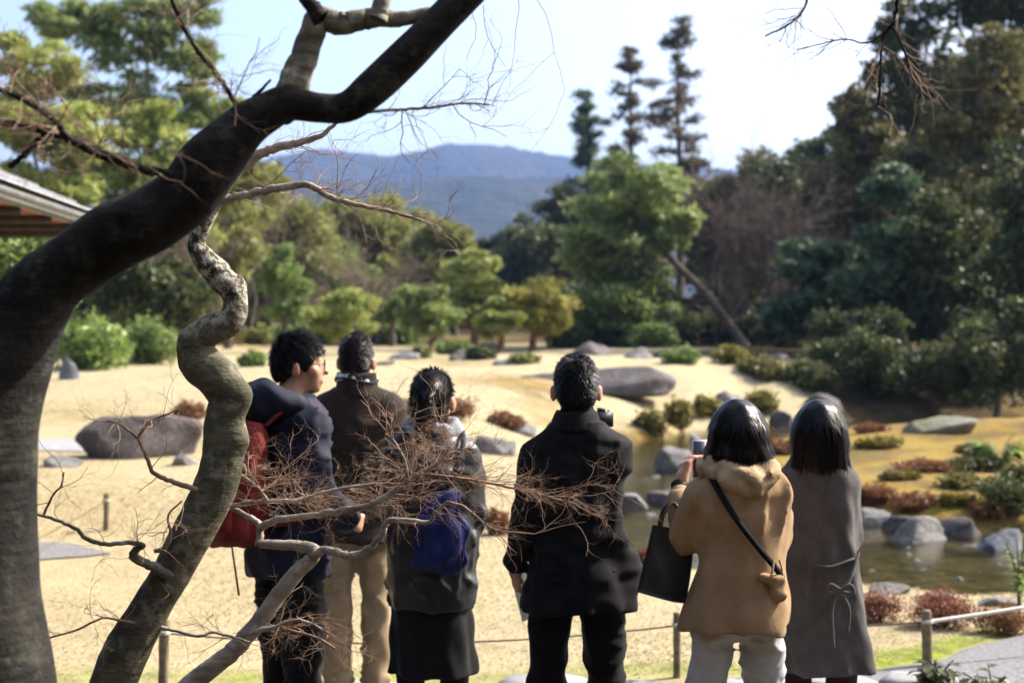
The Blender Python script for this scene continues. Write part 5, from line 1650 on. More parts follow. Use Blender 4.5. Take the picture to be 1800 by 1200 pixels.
class Person:
    def __init__(s, px, scale, top_px, yaw, label, head_yaw=0.0, tilt=0.0):
        s.D = FPX / scale
        s.X = (px - 900.0) / scale
        s.H = CAM_H - (top_px - HOR) / scale
        s.yaw = yaw
        s.label = label
        s.hy = head_yaw
        s.hc = np.array([0, 0.012, s.H - 0.115])       # centre of the head
        s.Rh = rotz(head_yaw)
        s.g = s.H / 1.7
        s.body = None
    def hp(s, x, y, z):
        """point given in the head's own frame"""
        return s.hc + s.Rh @ np.array([x, y, z])
    def build_body(s, arms, legs, h=0.009, hands=((0.5, 1), (0.5, -1)), pal=None, sw=0.165):
        H, g = s.H, s.g
        pts = np.array([p for a in arms for p in a] + [p for l in legs for p in l])
        lo = np.minimum(pts.min(0) - 0.14, [-0.24, -0.2, -0.02])
        hi = np.maximum(pts.max(0) + 0.14, [0.24, 0.24, H + 0.03])
        f = Field(lo, hi, h)
        # head: skull, face, jaw, nose, brow, lips, ears
        f.ell(s.hc + [0, 0, 0.012], (0.074, 0.093, 0.100), 0.01, s.Rh)
        f.ell(s.hp(0, 0.036, -0.045), (0.058, 0.062, 0.070), 0.02, s.Rh)
        f.ell(s.hp(0, 0.066, -0.098), (0.026, 0.022, 0.018), 0.02, s.Rh)
        f.cap(s.hp(0, 0.088, 0.005), s.hp(0, 0.112, -0.034), 0.007, 0.012, 0.012)
        f.cap(s.hp(-0.035, 0.080, 0.014), s.hp(0.035, 0.080, 0.014), 0.010, 0.010, 0.012)
        f.cap(s.hp(-0.018, 0.094, -0.066), s.hp(0.018, 0.094, -0.066), 0.006, 0.006, 0.006)
        f.cap(s.hp(-0.016, 0.092, -0.076), s.hp(0.016, 0.092, -0.076), 0.006, 0.006, 0.006)
        for e in (-1, 1):
            f.ell(s.hp(e * 0.084, -0.014, -0.020), (0.011, 0.020, 0.034), 0.006, s.Rh @ rotz(-e * 0.5))
            f.ell(s.hp(e * 0.050, 0.058, -0.030), (0.022, 0.02, 0.02), 0.02, s.Rh)
        # neck and trunk
        f.cap([0, -0.012, H - 0.29], s.hc + [0, -0.012, -0.05], 0.058, 0.052, 0.03)
        sz = H * 0.79
        f.ell([0, 0, H * 0.73], (sw * 0.92, 0.105, 0.17 * g), 0.05)
        f.ell([0, 0, H * 0.60], (0.135 * g, 0.095, 0.12 * g), 0.05)
        f.ell([0, -0.01, H * 0.525], (0.16 * g, 0.11, 0.10 * g), 0.05)
        f.cap([-sw * 0.6, 0, sz], [sw * 0.6, 0, sz], 0.04, 0.04, 0.04)
        for (sh, el, wr, hd, pn), (cu, th) in zip(arms, hands):
            f.cap(sh, el, 0.042 * g, 0.036 * g, 0.03)
            f.cap(el, wr, 0.038 * g, 0.026 * g, 0.015)
            hand(f, wr, np.asarray(hd, float), pn, cu, th)
        for hip, kn, an, toe in legs:
            f.cap(hip, kn, 0.080 * g, 0.052 * g, 0.03)
            f.cap(kn, np.asarray(kn) * 0.55 + np.asarray(an) * 0.45 + [0, -0.012, 0], 0.053 * g, 0.051 * g, 0.02)
            f.cap(np.asarray(kn) * 0.55 + np.asarray(an) * 0.45 + [0, -0.012, 0], an, 0.051 * g, 0.035 * g, 0.02)
            f.cap(an, toe, 0.036, 0.024, 0.02)
        V, F = f.mesh()
        o = obj('person', np_mesh('person', V, F), 'skin')
        o.location = (s.X, s.D, float(zt(s.X, s.D)) + 0.012)
        o.rotation_euler = (0, 0, s.yaw)
        tag(o, s.label, 'person')
        s.body = o
        s.arms, s.legs = arms, legs
        # eyes
        for e in (-1, 1):
            bag = Bag()
            bag.add(ICO2[0] * 0.0115 + s.hp(e * 0.031, 0.080, -0.004), ICO2[1], 0.5)
            bag.build('eye', 'whitecloth', o)
        return o
    def cloth(s, name, mat, fn, lo, hi, h=0.0095, parent=None):
        f = Field(lo, hi, h)
        fn(f)
        V, F = f.mesh()
        return obj(name, np_mesh(name, V, F), mat, parent or s.body)
    def sleeves(s, f, r=(0.072, 0.058, 0.050), k=0.035, stop=(0.92, 0.92), sides=(0, 1)):
        for i in sides:
            sh, el, wr = [np.asarray(p, float) for p in s.arms[i][:3]]
            f.cap(sh, el, r[0], r[1], k * 1.5)
            f.cap(el, el + (wr - el) * stop[i], r[1], r[2], 0.02)
    def trousers(s, mat, r=(0.098, 0.072, 0.062), wr=0.006, seed=1, name='trousers'):
        def fn(f):
            H = s.H
            f.ell([0, -0.01, H * 0.52], (0.165 * s.g, 0.125 if r[0] > 0.08 else 0.10, 0.10), 0.04)
            for hip, kn, an, toe in s.legs:
                hip, kn, an = map(lambda q: np.asarray(q, float), (hip, kn, an))
                f.cap(hip, kn, r[0], r[1], 0.03)
                f.cap(kn, an + [0, 0, 0.0], r[1], r[2], 0.02)
            f.cut(lambda X, Y, Z: 0.055 - Z + 0 * X + 0 * Y)
            f.wrinkle(wr, 45, seed, (1, 1, 1.3))
            f.crease(wr * 2.2, 42, seed + 100, (0.7, 0.7, 1.4))
        L = np.array([p for l in s.legs for p in l])
        s.cloth(name, mat, fn, (L[:, 0].min() - 0.2, -0.22, 0.0), (L[:, 0].max() + 0.2, 0.24, s.H * 0.62), 0.0095)
    def shoes(s, mat='shoe'):
        for hip, kn, an, toe in s.legs:
            an, toe = np.asarray(an, float), np.asarray(toe, float)
            def fn(f):
                heel = an + [0, -0.035, 0]
                heel[2] = 0.04
                t_ = toe.copy(); t_[2] = 0.035
                f.cap(heel, t_, 0.043, 0.040, 0.02)
                f.cap(an + [0, 0, -0.01], (an + t_) / 2, 0.045, 0.035, 0.03)
                f.cut(lambda X, Y, Z: 0.004 - Z + 0 * X + 0 * Y)
            s.cloth('shoe', mat, fn, np.minimum(an, toe) - [0.08, 0.12, 0.1], np.maximum(an, toe) + [0.08, 0.1, 0.08], 0.0085)
    def hair(s, mat, fn, strands=2500, L=0.03, mode='short', seed=1, lo=(-0.17, -0.2, -0.34), hi=(0.17, 0.16, 0.15), h=0.006, width=0.0016):
        f = Field(s.hc + lo, s.hc + hi, h)
        fn(f)
        V, F = f.mesh()
        nrm = vnormals(V, F)
        rng = np.random.default_rng(seed)
        pick = rng.integers(0, len(V), strands * 3)
        if mode == 'down':
            pick = pick[nrm[pick, 2] < 0.55]
        pick = pick[:strands]
        strands = len(pick)
        p, n = V[pick], nrm[pick]
        if mode == 'short':
            crown = s.hp(0, -0.055, 0.10)
            fl = p - crown
            fl -= n * (fl * n).sum(1, keepdims=True)
            fl /= np.linalg.norm(fl, axis=1, keepdims=True) + 1e-6
            lowf = np.clip((s.hc[2] + 0.06 - p[:, 2]) / 0.12, 0, 1)[:, None]
            d = fl * (0.9 + 0.2 * lowf) + n * (0.30 * (1 - lowf) + 0.05) + rng.normal(size=p.shape) * 0.22
            LL = L * (0.5 + 0.8 * rng.random((strands, 1))) * (1 - 0.6 * lowf)
        elif mode == 'down':
            dn = np.array([0, 0, -1.0]) + 0 * p
            d = dn - n * (dn * n).sum(1, keepdims=True)
            d = d / (np.linalg.norm(d, axis=1, keepdims=True) + 1e-3) + rng.normal(size=p.shape) * 0.05 + n * 0.01
            LL = L * (0.5 + 0.8 * rng.random((strands, 1))) * (0.25 + 0.75 * (1 - np.abs(n[:, 2:3])))
        else:                                   # pulled back to the tail
            tail = s.hp(0, -0.10, 0.005)
            d = tail - p
            d -= n * (d * n).sum(1, keepdims=True)
            low = (p[:, 2] < tail[2] - 0.01)[:, None] & (p[:, 1] < tail[1] + 0.06)[:, None]
            d = np.where(low, np.array([0, 0, -1.0]), d)
            d /= np.linalg.norm(d, axis=1, keepdims=True) + 1e-6
            d = d + rng.normal(size=p.shape) * 0.05
            LL = L * (0.5 + 0.8 * rng.random((strands, 1)))
        side = np.cross(d, n)
        side /= np.linalg.norm(side, axis=1, keepdims=True) + 1e-9
        wd = width
        a0 = p + n * 0.0005
        a1 = p + d * LL * 0.55 + n * 0.0022
        a2 = p + d * LL + n * (0.001 if mode != 'short' else 0.003)
        SV = np.stack([a0 - side * wd, a0 + side * wd, a1 - side * wd * 0.8, a1 + side * wd * 0.8, a2], 1).reshape(-1, 3)
        b5 = np.arange(strands)[:, None] * 5
        q4 = (b5 + np.array([[0, 1, 3, 2]]))
        q3 = (b5 + np.array([[2, 3, 4]]))
        bag = Bag()
        bag.add(V, F, 0.5)
        k = bag.n
        bag.add(SV, q4, 0.5)
        bag.F3.append(q3 + k)
        return bag.build('hair', mat, s.body)

def std_legs(H, spread=0.095, foot=0.11, dy=(0, 0), turn=0.0, x0=0.0):
    out = []
    for e, d in zip((-1, 1), dy):
        out.append(([x0 + e * 0.085, 0, H * 0.50], [x0 + e * (spread * 0.55 + 0.045), 0.012 + d * 0.5, H * 0.275], [x0 + e * spread, -0.01 + d, 0.085], [x0 + e * (spread + 0.03), 0.13 + d, 0.035]))
    return out

def short_hair(s, r=(0.085, 0.102, 0.108), cz=0.016, nape=-0.085):
    def fn(f):
        f.ell(s.hp(0, -0.008, cz), r, 0.01, s.Rh)
        f.ell(s.hp(0, -0.055, -0.035), (0.066, 0.045, 0.055), 0.03, s.Rh)
        # hairline: over the forehead, round the ears, down to the nape
        def face(X, Y, Z):
            x, y, z = X - s.hc[0], Y - s.hc[1], Z - s.hc[2]
            c, sn = math.cos(-s.hy), math.sin(-s.hy)
            yl = sn * x + c * y
            line = np.interp(yl, [-0.11, -0.055, -0.03, 0.008, 0.022, 0.06, 0.10], [nape, nape + 0.008, -0.04, -0.008, -0.03, 0.035, 0.05])
            return z - line + 0 * x     # keep where positive
        f.cut(lambda X, Y, Z: -face(X, Y, Z), 0.008)
        f.wrinkle(0.0012, 160, 5)
    return fn

G0 = 0.012
# ---- man in the black coat photographing (third from the right)
p4 = Person(1013, 477, 632, 0.02, 'man in a black coat raising a camera to his face', 0.0)
H = p4.H
p4.build_body([([-0.145, 0, 1.295], [-0.188, -0.015, 1.08], [-0.225, 0.03, 0.90], (0.06, 0.1, -1), (1, 0.2, 0)),
               ([0.135, 0, 1.295], [0.142, 0.17, 1.19], [0.120, 0.24, 1.345], (-0.15, 0.0, 1), (-0.9, 0.2, 0))],
              std_legs(H, 0.125, dy=(0, 0.01)), hands=((0.9, -1), (0.9, 1)))
def coat4(f):
    f.col([(1.425, 0, -0.005, 0.085, 0.085), (1.395, 0, 0, 0.150, 0.098), (1.36, 0, 0, 0.165, 0.108), (1.30, 0, 0, 0.172, 0.12), (1.15, 0, 0, 0.162, 0.125), (1.0, -0.005, 0, 0.162, 0.12), (0.92, -0.003, -0.003, 0.172, 0.13), (0.80, 0.0, -0.005, 0.195, 0.142), (0.745, 0.005, -0.008, 0.20, 0.152)], 0.03, (5, 0.0, 0.045), 2)
    f.cap([0, -0.02, 1.38], [0, -0.012, 1.43], 0.078, 0.066, 0.025)
    p4.sleeves(f, (0.060, 0.054, 0.048), 0.04, (0.97, 0.9))
    f.cap([0.12, -0.04, 1.02], [0.205, 0.03, 0.84], 0.05, 0.035, 0.06)
    f.cap([0.19, 0.02, 0.92], [0.255, 0.07, 0.83], 0.022, 0.012, 0.05)
    f.wrinkle(0.006, 26, 8, (1, 1, 0.8))
    f.wrinkle(0.0025, 75, 9)
    f.crease(0.006, 30, 90)
    f.groove([[0, -0.10, 1.41], [0, -0.125, 1.25], [0, -0.13, 1.1], [0, -0.128, 0.95], [0.002, -0.15, 0.74]], 0.02, 0.005)
p4.cloth('coat', 'suit', coat4, (-0.36, -0.25, 0.70), (0.34, 0.38, 1.52))
p4.cloth('collar', 'suit', lambda f: (f.col([(1.40, 0, -0.012, 0.098, 0.092), (1.43, 0, -0.012, 0.088, 0.085), (1.468, 0, -0.010, 0.074, 0.076)], 0.01), f.wrinkle(0.003, 40, 3), f.cut(lambda X, Y, Z: (Y - 0.045) + 0 * X + 0 * Z)), (-0.15, -0.15, 1.36), (0.15, 0.15, 1.50), 0.007)
p4.trousers('suit', (0.086, 0.066, 0.060), 0.004, 4)
p4.shoes()
p4.hair('hair', short_hair(p4, (0.078, 0.100, 0.106), 0.016, -0.072), 7500, 0.016, 'short', 4)

# ---- man in navy jacket with the red backpack, face in profile
p1 = Person(508, 440, 597, -0.85, 'man with glasses in a navy hooded jacket, looking right', -0.55)
H = p1.H
p1.hc = np.array([0.0, 0.045, H - 0.118])
p1.build_body([([-0.172, 0, 1.37], [-0.215, -0.03, 1.14], [-0.20, 0.12, 0.98], (0.2, 0.9, -0.4), (1, 0, 0)),
               ([0.172, 0, 1.37], [0.215, -0.02, 1.14], [0.18, 0.16, 1.00], (-0.3, 0.9, -0.2), (-1, 0, 0))],
              std_legs(H, 0.085, dy=(0.02, 0.0)), hands=((0.6, -1), (0.6, 1)))
def coat1(f):
    f.col([(1.49, 0, -0.005, 0.10, 0.09), (1.45, 0, 0, 0.165, 0.105), (1.41, 0, 0, 0.185, 0.115), (1.30, 0, 0, 0.195, 0.135), (1.1, 0, 0.0, 0.19, 0.14), (0.92, 0, 0, 0.20, 0.15), (0.80, 0, 0.0, 0.205, 0.155), (0.78, 0, 0, 0.195, 0.15)], 0.03, (6, 0.0, 0.03), 1)
    p1.sleeves(f, (0.074, 0.064, 0.052), 0.04)
    f.wrinkle(0.008, 30, 12)
    f.wrinkle(0.003, 80, 13)
    f.crease(0.008, 34, 91)
p1.cloth('jacket', 'navy', coat1, (-0.38, -0.26, 0.73), (0.38, 0.30, 1.55))
def hood1(f):
    a = np.linspace(-2.9, -0.25, 12)
    pts = [np.array([0.118 * math.cos(t), -0.02 + 0.115 * math.sin(t) , 1.50 - 0.03 * abs(math.cos(t))]) for t in a]
    for q0_, q1_ in zip(pts[:-1], pts[1:]):
        f.cap(q0_, q1_, 0.048, 0.048, 0.03)
    f.ell([0, -0.135, 1.46], (0.115, 0.062, 0.085), 0.05)
    f.wrinkle(0.007, 45, 21)
p1.cloth('hood', 'navy', hood1, (-0.22, -0.26, 1.33), (0.22, 0.16, 1.60))
p1.trousers('black', (0.095, 0.078, 0.068), 0.006, 5)
p1.shoes()
p1.hair('hair', short_hair(p1, (0.084, 0.104, 0.111), 0.018, -0.072), 8000, 0.026, 'short', 6, width=0.0018)
def glasses(p):
    bag = Bag()
    a = np.linspace(0, 2 * np.pi, 25)
    for e in (-1, 1):
        ring = np.array([p.hp(e * 0.033 + 0.024 * math.cos(t), 0.104, -0.004 + 0.019 * math.sin(t)) for t in a])
        bag.add(*tubes(ring[None], np.full((1, 25), 0.0017), 6, tuple(p.Rh @ np.array([0, 1.0, 0]))), .5)
        arm = np.array([p.hp(e * 0.057, 0.104, 0.0), p.hp(e * 0.074, 0.05, 0.0), p.hp(e * 0.082, -0.005, -0.002)])
        bag.add(*tubes(spline(arm, 8)[None], np.full((1, 8), 0.0017), 5, (0, 0, 1)), .5)
    br = np.array([p.hp(-0.009, 0.106, 0.0), p.hp(0, 0.109, 0.003), p.hp(0.009, 0.106, 0.0)])
    bag.add(*tubes(spline(br, 6)[None], np.full((1, 6), 0.0016), 5, (0, 0, 1)), .5)
    return bag.build('glasses', 'plastic', p.body)
glasses(p1)

def held(p, name, label, cat, z=0.0):
    o = thing(name, label, cat, (p.X, p.D, float(p.body.location[2])), p.yaw)
    return o
def sdf_part(name, mat, parent, fn, lo, hi, h=0.0085):
    f = Field(lo, hi, h)
    fn(f)
    V, F = f.mesh()
    return obj(name, np_mesh(name, V, F), mat, parent)
def strip(bag, pts, w, th, nrm):
    """flat strap following pts; nrm is the outward direction"""
    pts = np.asarray(pts, float)
    n = len(pts)
    t = np.gradient(pts, axis=0)
    t /= np.linalg.norm(t, axis=1, keepdims=True)
    nr = np.broadcast_to(np.asarray(nrm, float), pts.shape).copy()
    s = np.cross(t, nr)
    s /= np.linalg.norm(s, axis=1, keepdims=True) + 1e-9
    o = np.cross(s, t)
    V = np.stack([pts - s * w / 2, pts + s * w / 2, pts + s * w / 2 + o * th, pts - s * w / 2 + o * th], 1).reshape(-1, 3)
    q = []
    for i in range(n - 1):
        for j in range(4):
            q.append([i * 4 + j, i * 4 + (j + 1) % 4, (i + 1) * 4 + (j + 1) % 4, (i + 1) * 4 + j])
    q += [[0, 3, 2, 1], [(n - 1) * 4 + k for k in range(4)]]
    bag.add(V, np.array(q), 0.5)

bp = held(p1, 'backpack', 'red backpack worn by the man with glasses', 'backpack')
def pack(f):
    f.col([(1.40, 0, -0.20, 0.10, 0.05), (1.36, 0, -0.215, 0.135, 0.075), (1.2, 0, -0.23, 0.15, 0.095), (1.05, 0, -0.245, 0.155, 0.12), (0.96, 0, -0.245, 0.15, 0.125), (0.925, 0, -0.23, 0.12, 0.09)], 0.03)
    f.wrinkle(0.007, 28, 30)
    f.wrinkle(0.003, 70, 31)
sdf_part('pack', 'red', bp, pack, (-0.22, -0.42, 0.87), (0.22, -0.10, 1.45))
sdf_part('front_pocket', 'red', bp, lambda f: (f.col([(1.16, 0, -0.315, 0.10, 0.04), (1.10, 0, -0.33, 0.115, 0.05), (1.0, 0, -0.345, 0.115, 0.05), (0.96, 0, -0.33, 0.10, 0.04)], 0.02), f.wrinkle(0.004, 50, 33)), (-0.18, -0.45, 0.92), (0.18, -0.24, 1.2))
for e in (-1, 1):
    b = Bag()
    strip(b, spline([[e * 0.10, -0.17, 1.38], [e * 0.12, -0.10, 1.44], [e * 0.13, 0.0, 1.455], [e * 0.13, 0.06, 1.425], [e * 0.12, 0.085, 1.33], [e * 0.12, 0.085, 1.15], [e * 0.14, 0.0, 1.02], [e * 0.13, -0.15, 1.0]], 40), 0.045, 0.012, (0, 0.2, 1))
    b.build('shoulder_strap', 'red', bp)
b = Bag(); a = np.linspace(0, math.pi, 12)
b.add(*tubes(np.stack([0.04 * np.cos(a), np.full(12, -0.2), 1.40 + 0.04 * np.sin(a)], -1)[None], np.full((1, 12), 0.006), 6), .5); b.build('carry_loop', 'black', bp)
b = Bag()
strip(b, spline([[-0.13, -0.19, 0.95], [-0.14, -0.16, 0.80], [-0.12, -0.155, 0.70]], 12), 0.02, 0.004, (-0.3, -1, 0)); b.build('hanging_strap', 'red', bp)

# ---- man in the brown coat
p2 = Person(627, 372, 597, 0.12, 'man in a dark brown coat and tan trousers, scarf at his neck', -0.25)
H = p2.H
p2.build_body([([-0.155, 0, 1.36], [-0.20, 0.03, 1.12], [-0.13, 0.2, 1.02], (0.6, 0.7, 0), (0, -1, 0.3)),
               ([0.155, 0, 1.36], [0.20, 0.03, 1.12], [0.14, 0.2, 1.02], (-0.6, 0.7, 0), (0, -1, 0.3))],
              std_legs(H, 0.09, dy=(0, 0.02)), hands=((0.6, 1), (0.6, -1)))
def coat2(f):
    f.col([(1.485, 0, -0.005, 0.095, 0.085), (1.455, 0, 0, 0.15, 0.10), (1.42, 0, 0, 0.178, 0.115), (1.30, 0, 0, 0.185, 0.135), (1.1, 0, 0, 0.18, 0.14), (0.95, 0, 0, 0.18, 0.14), (0.80, 0, 0, 0.20, 0.15), (0.765, 0, 0, 0.195, 0.148)], 0.03, (5, 0, 0.03), 3)
    p2.sleeves(f, (0.076, 0.064, 0.055), 0.04)
    f.wrinkle(0.007, 28, 41)
    f.crease(0.010, 30, 92)
p2.cloth('coat', 'brown', coat2, (-0.36, -0.24, 0.72), (0.36, 0.30, 1.55))
p2.cloth('collar', 'brown', lambda f: (f.col([(1.44, 0, -0.012, 0.118, 0.105), (1.49, 0, -0.012, 0.098, 0.092), (1.548, 0, -0.01, 0.092, 0.088)], 0.01), f.cut(lambda X, Y, Z: (Y - 0.05) + 0 * X + 0 * Z), f.wrinkle(0.004, 40, 5)), (-0.17, -0.16, 1.40), (0.17, 0.15, 1.58), 0.008)
sc = p2.cloth('scarf', 'whitecloth', lambda f: ([f.cap([0.082 * math.cos(a), 0.0 + 0.082 * math.sin(a), 1.522 + 0.012 * math.sin(a * 2)], [0.082 * math.cos(a + .35), 0.082 * math.sin(a + .35), 1.522 + 0.012 * math.sin(a * 2 + .7)], 0.019, 0.019, 0.008) for a in np.arange(0, 6.28, 0.35)], f.wrinkle(0.003, 90, 6)), (-0.13, -0.13, 1.48), (0.13, 0.13, 1.59), 0.006)
b = Bag()
a = np.linspace(0, 2 * np.pi, 40)
b.add(*tubes(np.stack([0.099 * np.cos(a), 0.099 * np.sin(a), 1.516 + 0.012 * np.sin(a * 2)], -1)[None], np.full((1, 40), 0.0065), 6, (0, 0, 1)), .5)
b.build('stripe', 'navy', sc)
p2.trousers('khaki', (0.094, 0.072, 0.064), 0.006, 7)
p2.shoes()
p2.hair('hair_brown', short_hair(p2, (0.080, 0.102, 0.108)), 6000, 0.014, 'short', 8)

# ---- woman with the ponytail
p3 = Person(759, 450, 657, -0.05, 'woman with a ponytail in a black quilted coat and dark skirt', -0.1)
H = p3.H
p3.build_body([([-0.125, 0, 1.25], [-0.150, 0.06, 1.04], [-0.06, 0.21, 1.0], (0.7, 0.6, 0), (0, -1, 0.3)),
               ([0.125, 0, 1.25], [0.150, 0.06, 1.04], [0.06, 0.21, 1.0], (-0.7, 0.6, 0), (0, -1, 0.3))],
              std_legs(H, 0.075, dy=(0, 0.02)), hands=((0.6, 1), (0.6, -1)), sw=0.15)
def coat3(f):
    f.col([(1.37, 0, -0.005, 0.09, 0.085), (1.345, 0, 0, 0.13, 0.10), (1.31, 0, 0, 0.15, 0.115), (1.2, 0, 0, 0.162, 0.13), (1.05, 0, 0, 0.162, 0.13), (0.9, 0, 0, 0.168, 0.14), (0.75, 0.0, 0, 0.168, 0.145), (0.69, 0, 0, 0.158, 0.135)], 0.03)
    p3.sleeves(f, (0.062, 0.056, 0.048), 0.04)
    # quilting: soft horizontal channels
    Z = f.ax[2][None, None, :]
    f.f = (f.f - 0.0035 * np.abs(np.sin(Z * 38)) ** 0.7).astype(np.float32)
    f.wrinkle(0.006, 40, 51)
    f.crease(0.010, 36, 93)
p3.cloth('coat', 'quilt', coat3, (-0.32, -0.24, 0.63), (0.32, 0.32, 1.42))
p3.cloth('scarf', 'scarf_grey', lambda f: ([f.cap([0.085 * math.cos(a), 0.0 + 0.085 * math.sin(a), 1.375 + 0.015 * math.sin(a * 3)], [0.085 * math.cos(a + .35), 0.085 * math.sin(a + .35), 1.375 + 0.015 * math.sin(a * 3 + 1)], 0.03, 0.03, 0.012) for a in np.arange(0, 6.28, 0.35)],
          f.cap([0.09, 0.0, 1.36], [0.15, 0.03, 1.27], 0.035, 0.03, 0.03), f.wrinkle(0.005, 70, 16)), (-0.2, -0.16, 1.2), (0.22, 0.17, 1.45), 0.0075)
p3.cloth('skirt', 'black', lambda f: (f.col([(0.95, 0, 0, 0.14, 0.10), (0.72, 0, 0, 0.158, 0.12), (0.60, 0, 0, 0.155, 0.12), (0.45, 0.005, 0, 0.165, 0.13), (0.425, 0.005, 0, 0.168, 0.132)], 0.02, (6, 0, 0.05), 2), f.wrinkle(0.004, 40, 17)), (-0.24, -0.2, 0.38), (0.24, 0.2, 1.0))
p3.trousers('black', (0.07, 0.056, 0.045), 0.001, 18, 'tights')
p3.shoes('black')
def hair3(f):
    f.ell(p3.hp(0, -0.006, 0.014), (0.079, 0.099, 0.104), 0.01, p3.Rh)
    f.cap(p3.hp(0, -0.092, 0.012), p3.hp(0.0, -0.125, 0.0), 0.024, 0.028, 0.02)
    f.cap(p3.hp(0.0, -0.122, -0.002), p3.hp(0.0, -0.128, -0.06), 0.029, 0.036, 0.02)
    f.cap(p3.hp(0.0, -0.128, -0.06), p3.hp(-0.008, -0.112, -0.13), 0.036, 0.024, 0.02)
    f.cap(p3.hp(-0.008, -0.112, -0.13), p3.hp(-0.012, -0.11, -0.185), 0.024, 0.008, 0.02)
    f.cap(p3.hp(-0.04, -0.06, -0.05), p3.hp(0.04, -0.06, -0.05), 0.03, 0.03, 0.03)
    def face(X, Y, Z):
        x, y, z = X - p3.hc[0], Y - p3.hc[1], Z - p3.hc[2]
        line = np.interp(y, [-0.2, -0.098, -0.09, -0.05, -0.02, 0.02, 0.06, 0.10], [-0.25, -0.25, -0.075, -0.06, -0.012, -0.005, 0.04, 0.05])
        return line - z + 0 * x
    f.cut(face, 0.006)
p3.hair('hair_long', hair3, 5000, 0.05, 'back', 9, lo=(-0.15, -0.2, -0.26), width=0.0014)
bb_ = held(p3, 'cloth_bag', 'bright blue cloth bag hanging on the back of the ponytailed woman', 'bag')
sdf_part('bag', 'blue', bb_, lambda f: (f.col([(1.15, 0.06, -0.165, 0.05, 0.02), (1.1, 0.055, -0.175, 0.075, 0.035), (0.98, 0.05, -0.18, 0.095, 0.05), (0.88, 0.05, -0.175, 0.09, 0.05), (0.845, 0.05, -0.165, 0.06, 0.03)], 0.02, (7, 0.10, 0.04), 2), f.wrinkle(0.006, 50, 61)), (-0.1, -0.3, 0.79), (0.21, -0.08, 1.2), 0.007)
b = Bag(); strip(b, spline([[0.06, -0.155, 1.14], [0.02, -0.158, 1.24], [-0.06, -0.12, 1.33], [-0.1, -0.02, 1.375], [-0.09, 0.1, 1.3]], 24), 0.02, 0.006, (0, -1, 0.4)); b.build('strap', 'navy', bb_)
b = Bag(); strip(b, spline([[0.065, -0.155, 1.14], [0.10, -0.15, 1.22], [0.13, -0.11, 1.31], [0.12, 0.0, 1.365], [0.11, 0.1, 1.3]], 24), 0.02, 0.006, (0, -1, 0.4)); b.build('strap', 'navy', bb_)

# ---- woman in the tan jacket with phone
p5 = Person(1297, 505, 712, 0.04, 'woman with a black bob in a tan jacket, holding up a phone', 0.0)
H = p5.H
p5.build_body([([-0.122, 0, 1.175], [-0.178, 0.06, 1.035], [-0.172, 0.20, 1.195], (0.30, 0.35, 0.9), (0.9, 0.2, -0.3)),
               ([0.122, 0, 1.175], [0.142, 0.06, 1.03], [0.06, 0.24, 1.16], (-0.5, 0.3, 0.8), (-0.9, 0.2, -0.3))],
              [([-0.072, 0, H * 0.5], [-0.128, 0.03, 0.42], [-0.185, -0.01, 0.085], [-0.22, 0.12, 0.035]), ([0.08, 0, H * 0.5], [0.105, 0.02, 0.42], [0.12, -0.01, 0.085], [0.15, 0.12, 0.035])],
              0.0075, hands=((0.6, 1), (0.6, -1)), sw=0.145)
def coat5(f):
    f.col([(1.275, 0, -0.005, 0.10, 0.09), (1.25, 0, 0, 0.142, 0.105), (1.215, 0, 0, 0.155, 0.12), (1.10, 0.005, 0, 0.155, 0.135), (0.98, 0.015, 0, 0.148, 0.132), (0.88, 0.002, 0, 0.162, 0.145), (0.79, -0.003, 0, 0.178, 0.158), (0.735, -0.004, 0, 0.180, 0.160)], 0.03, (5, 0, 0.022), 2)
    p5.sleeves(f, (0.064, 0.060, 0.046), 0.04, (0.72, 0.85))
    f.wrinkle(0.007, 26, 71)
    f.wrinkle(0.003, 70, 72)
    f.crease(0.012, 26, 94)
    f.groove([[-0.16, -0.10, 1.17], [-0.08, -0.125, 1.165], [0, -0.13, 1.16], [0.08, -0.125, 1.165], [0.16, -0.10, 1.17]], 0.02, 0.004)
p5.cloth('jacket', 'tan', coat5, (-0.34, -0.25, 0.70), (0.32, 0.32, 1.36))
p5.cloth('cuff', 'knit', lambda f: f.cap([-0.176, 0.12, 1.105], [-0.173, 0.178, 1.168], 0.045, 0.038, 0.01), (-0.27, 0.05, 1.03), (-0.12, 0.25, 1.22), 0.007)
p5.cloth('hood', 'knit', lambda f: ([f.cap([0.108 * math.cos(a), -0.01 + 0.095 * math.sin(a), 1.272 + 0.014 * math.sin(a * 2 + 1)], [0.108 * math.cos(a + .3), -0.01 + 0.095 * math.sin(a + .3), 1.272 + 0.014 * math.sin(a * 2 + 1.6)], 0.036, 0.036, 0.016) for a in np.arange(0, 6.28, 0.3)], f.ell([0, -0.115, 1.24], (0.085, 0.035, 0.05), 0.04), f.wrinkle(0.006, 90, 73)), (-0.2, -0.2, 1.16), (0.2, 0.15, 1.35), 0.007)
p5.trousers('pale', (0.080, 0.060, 0.052), 0.005, 74)
p5.shoes()
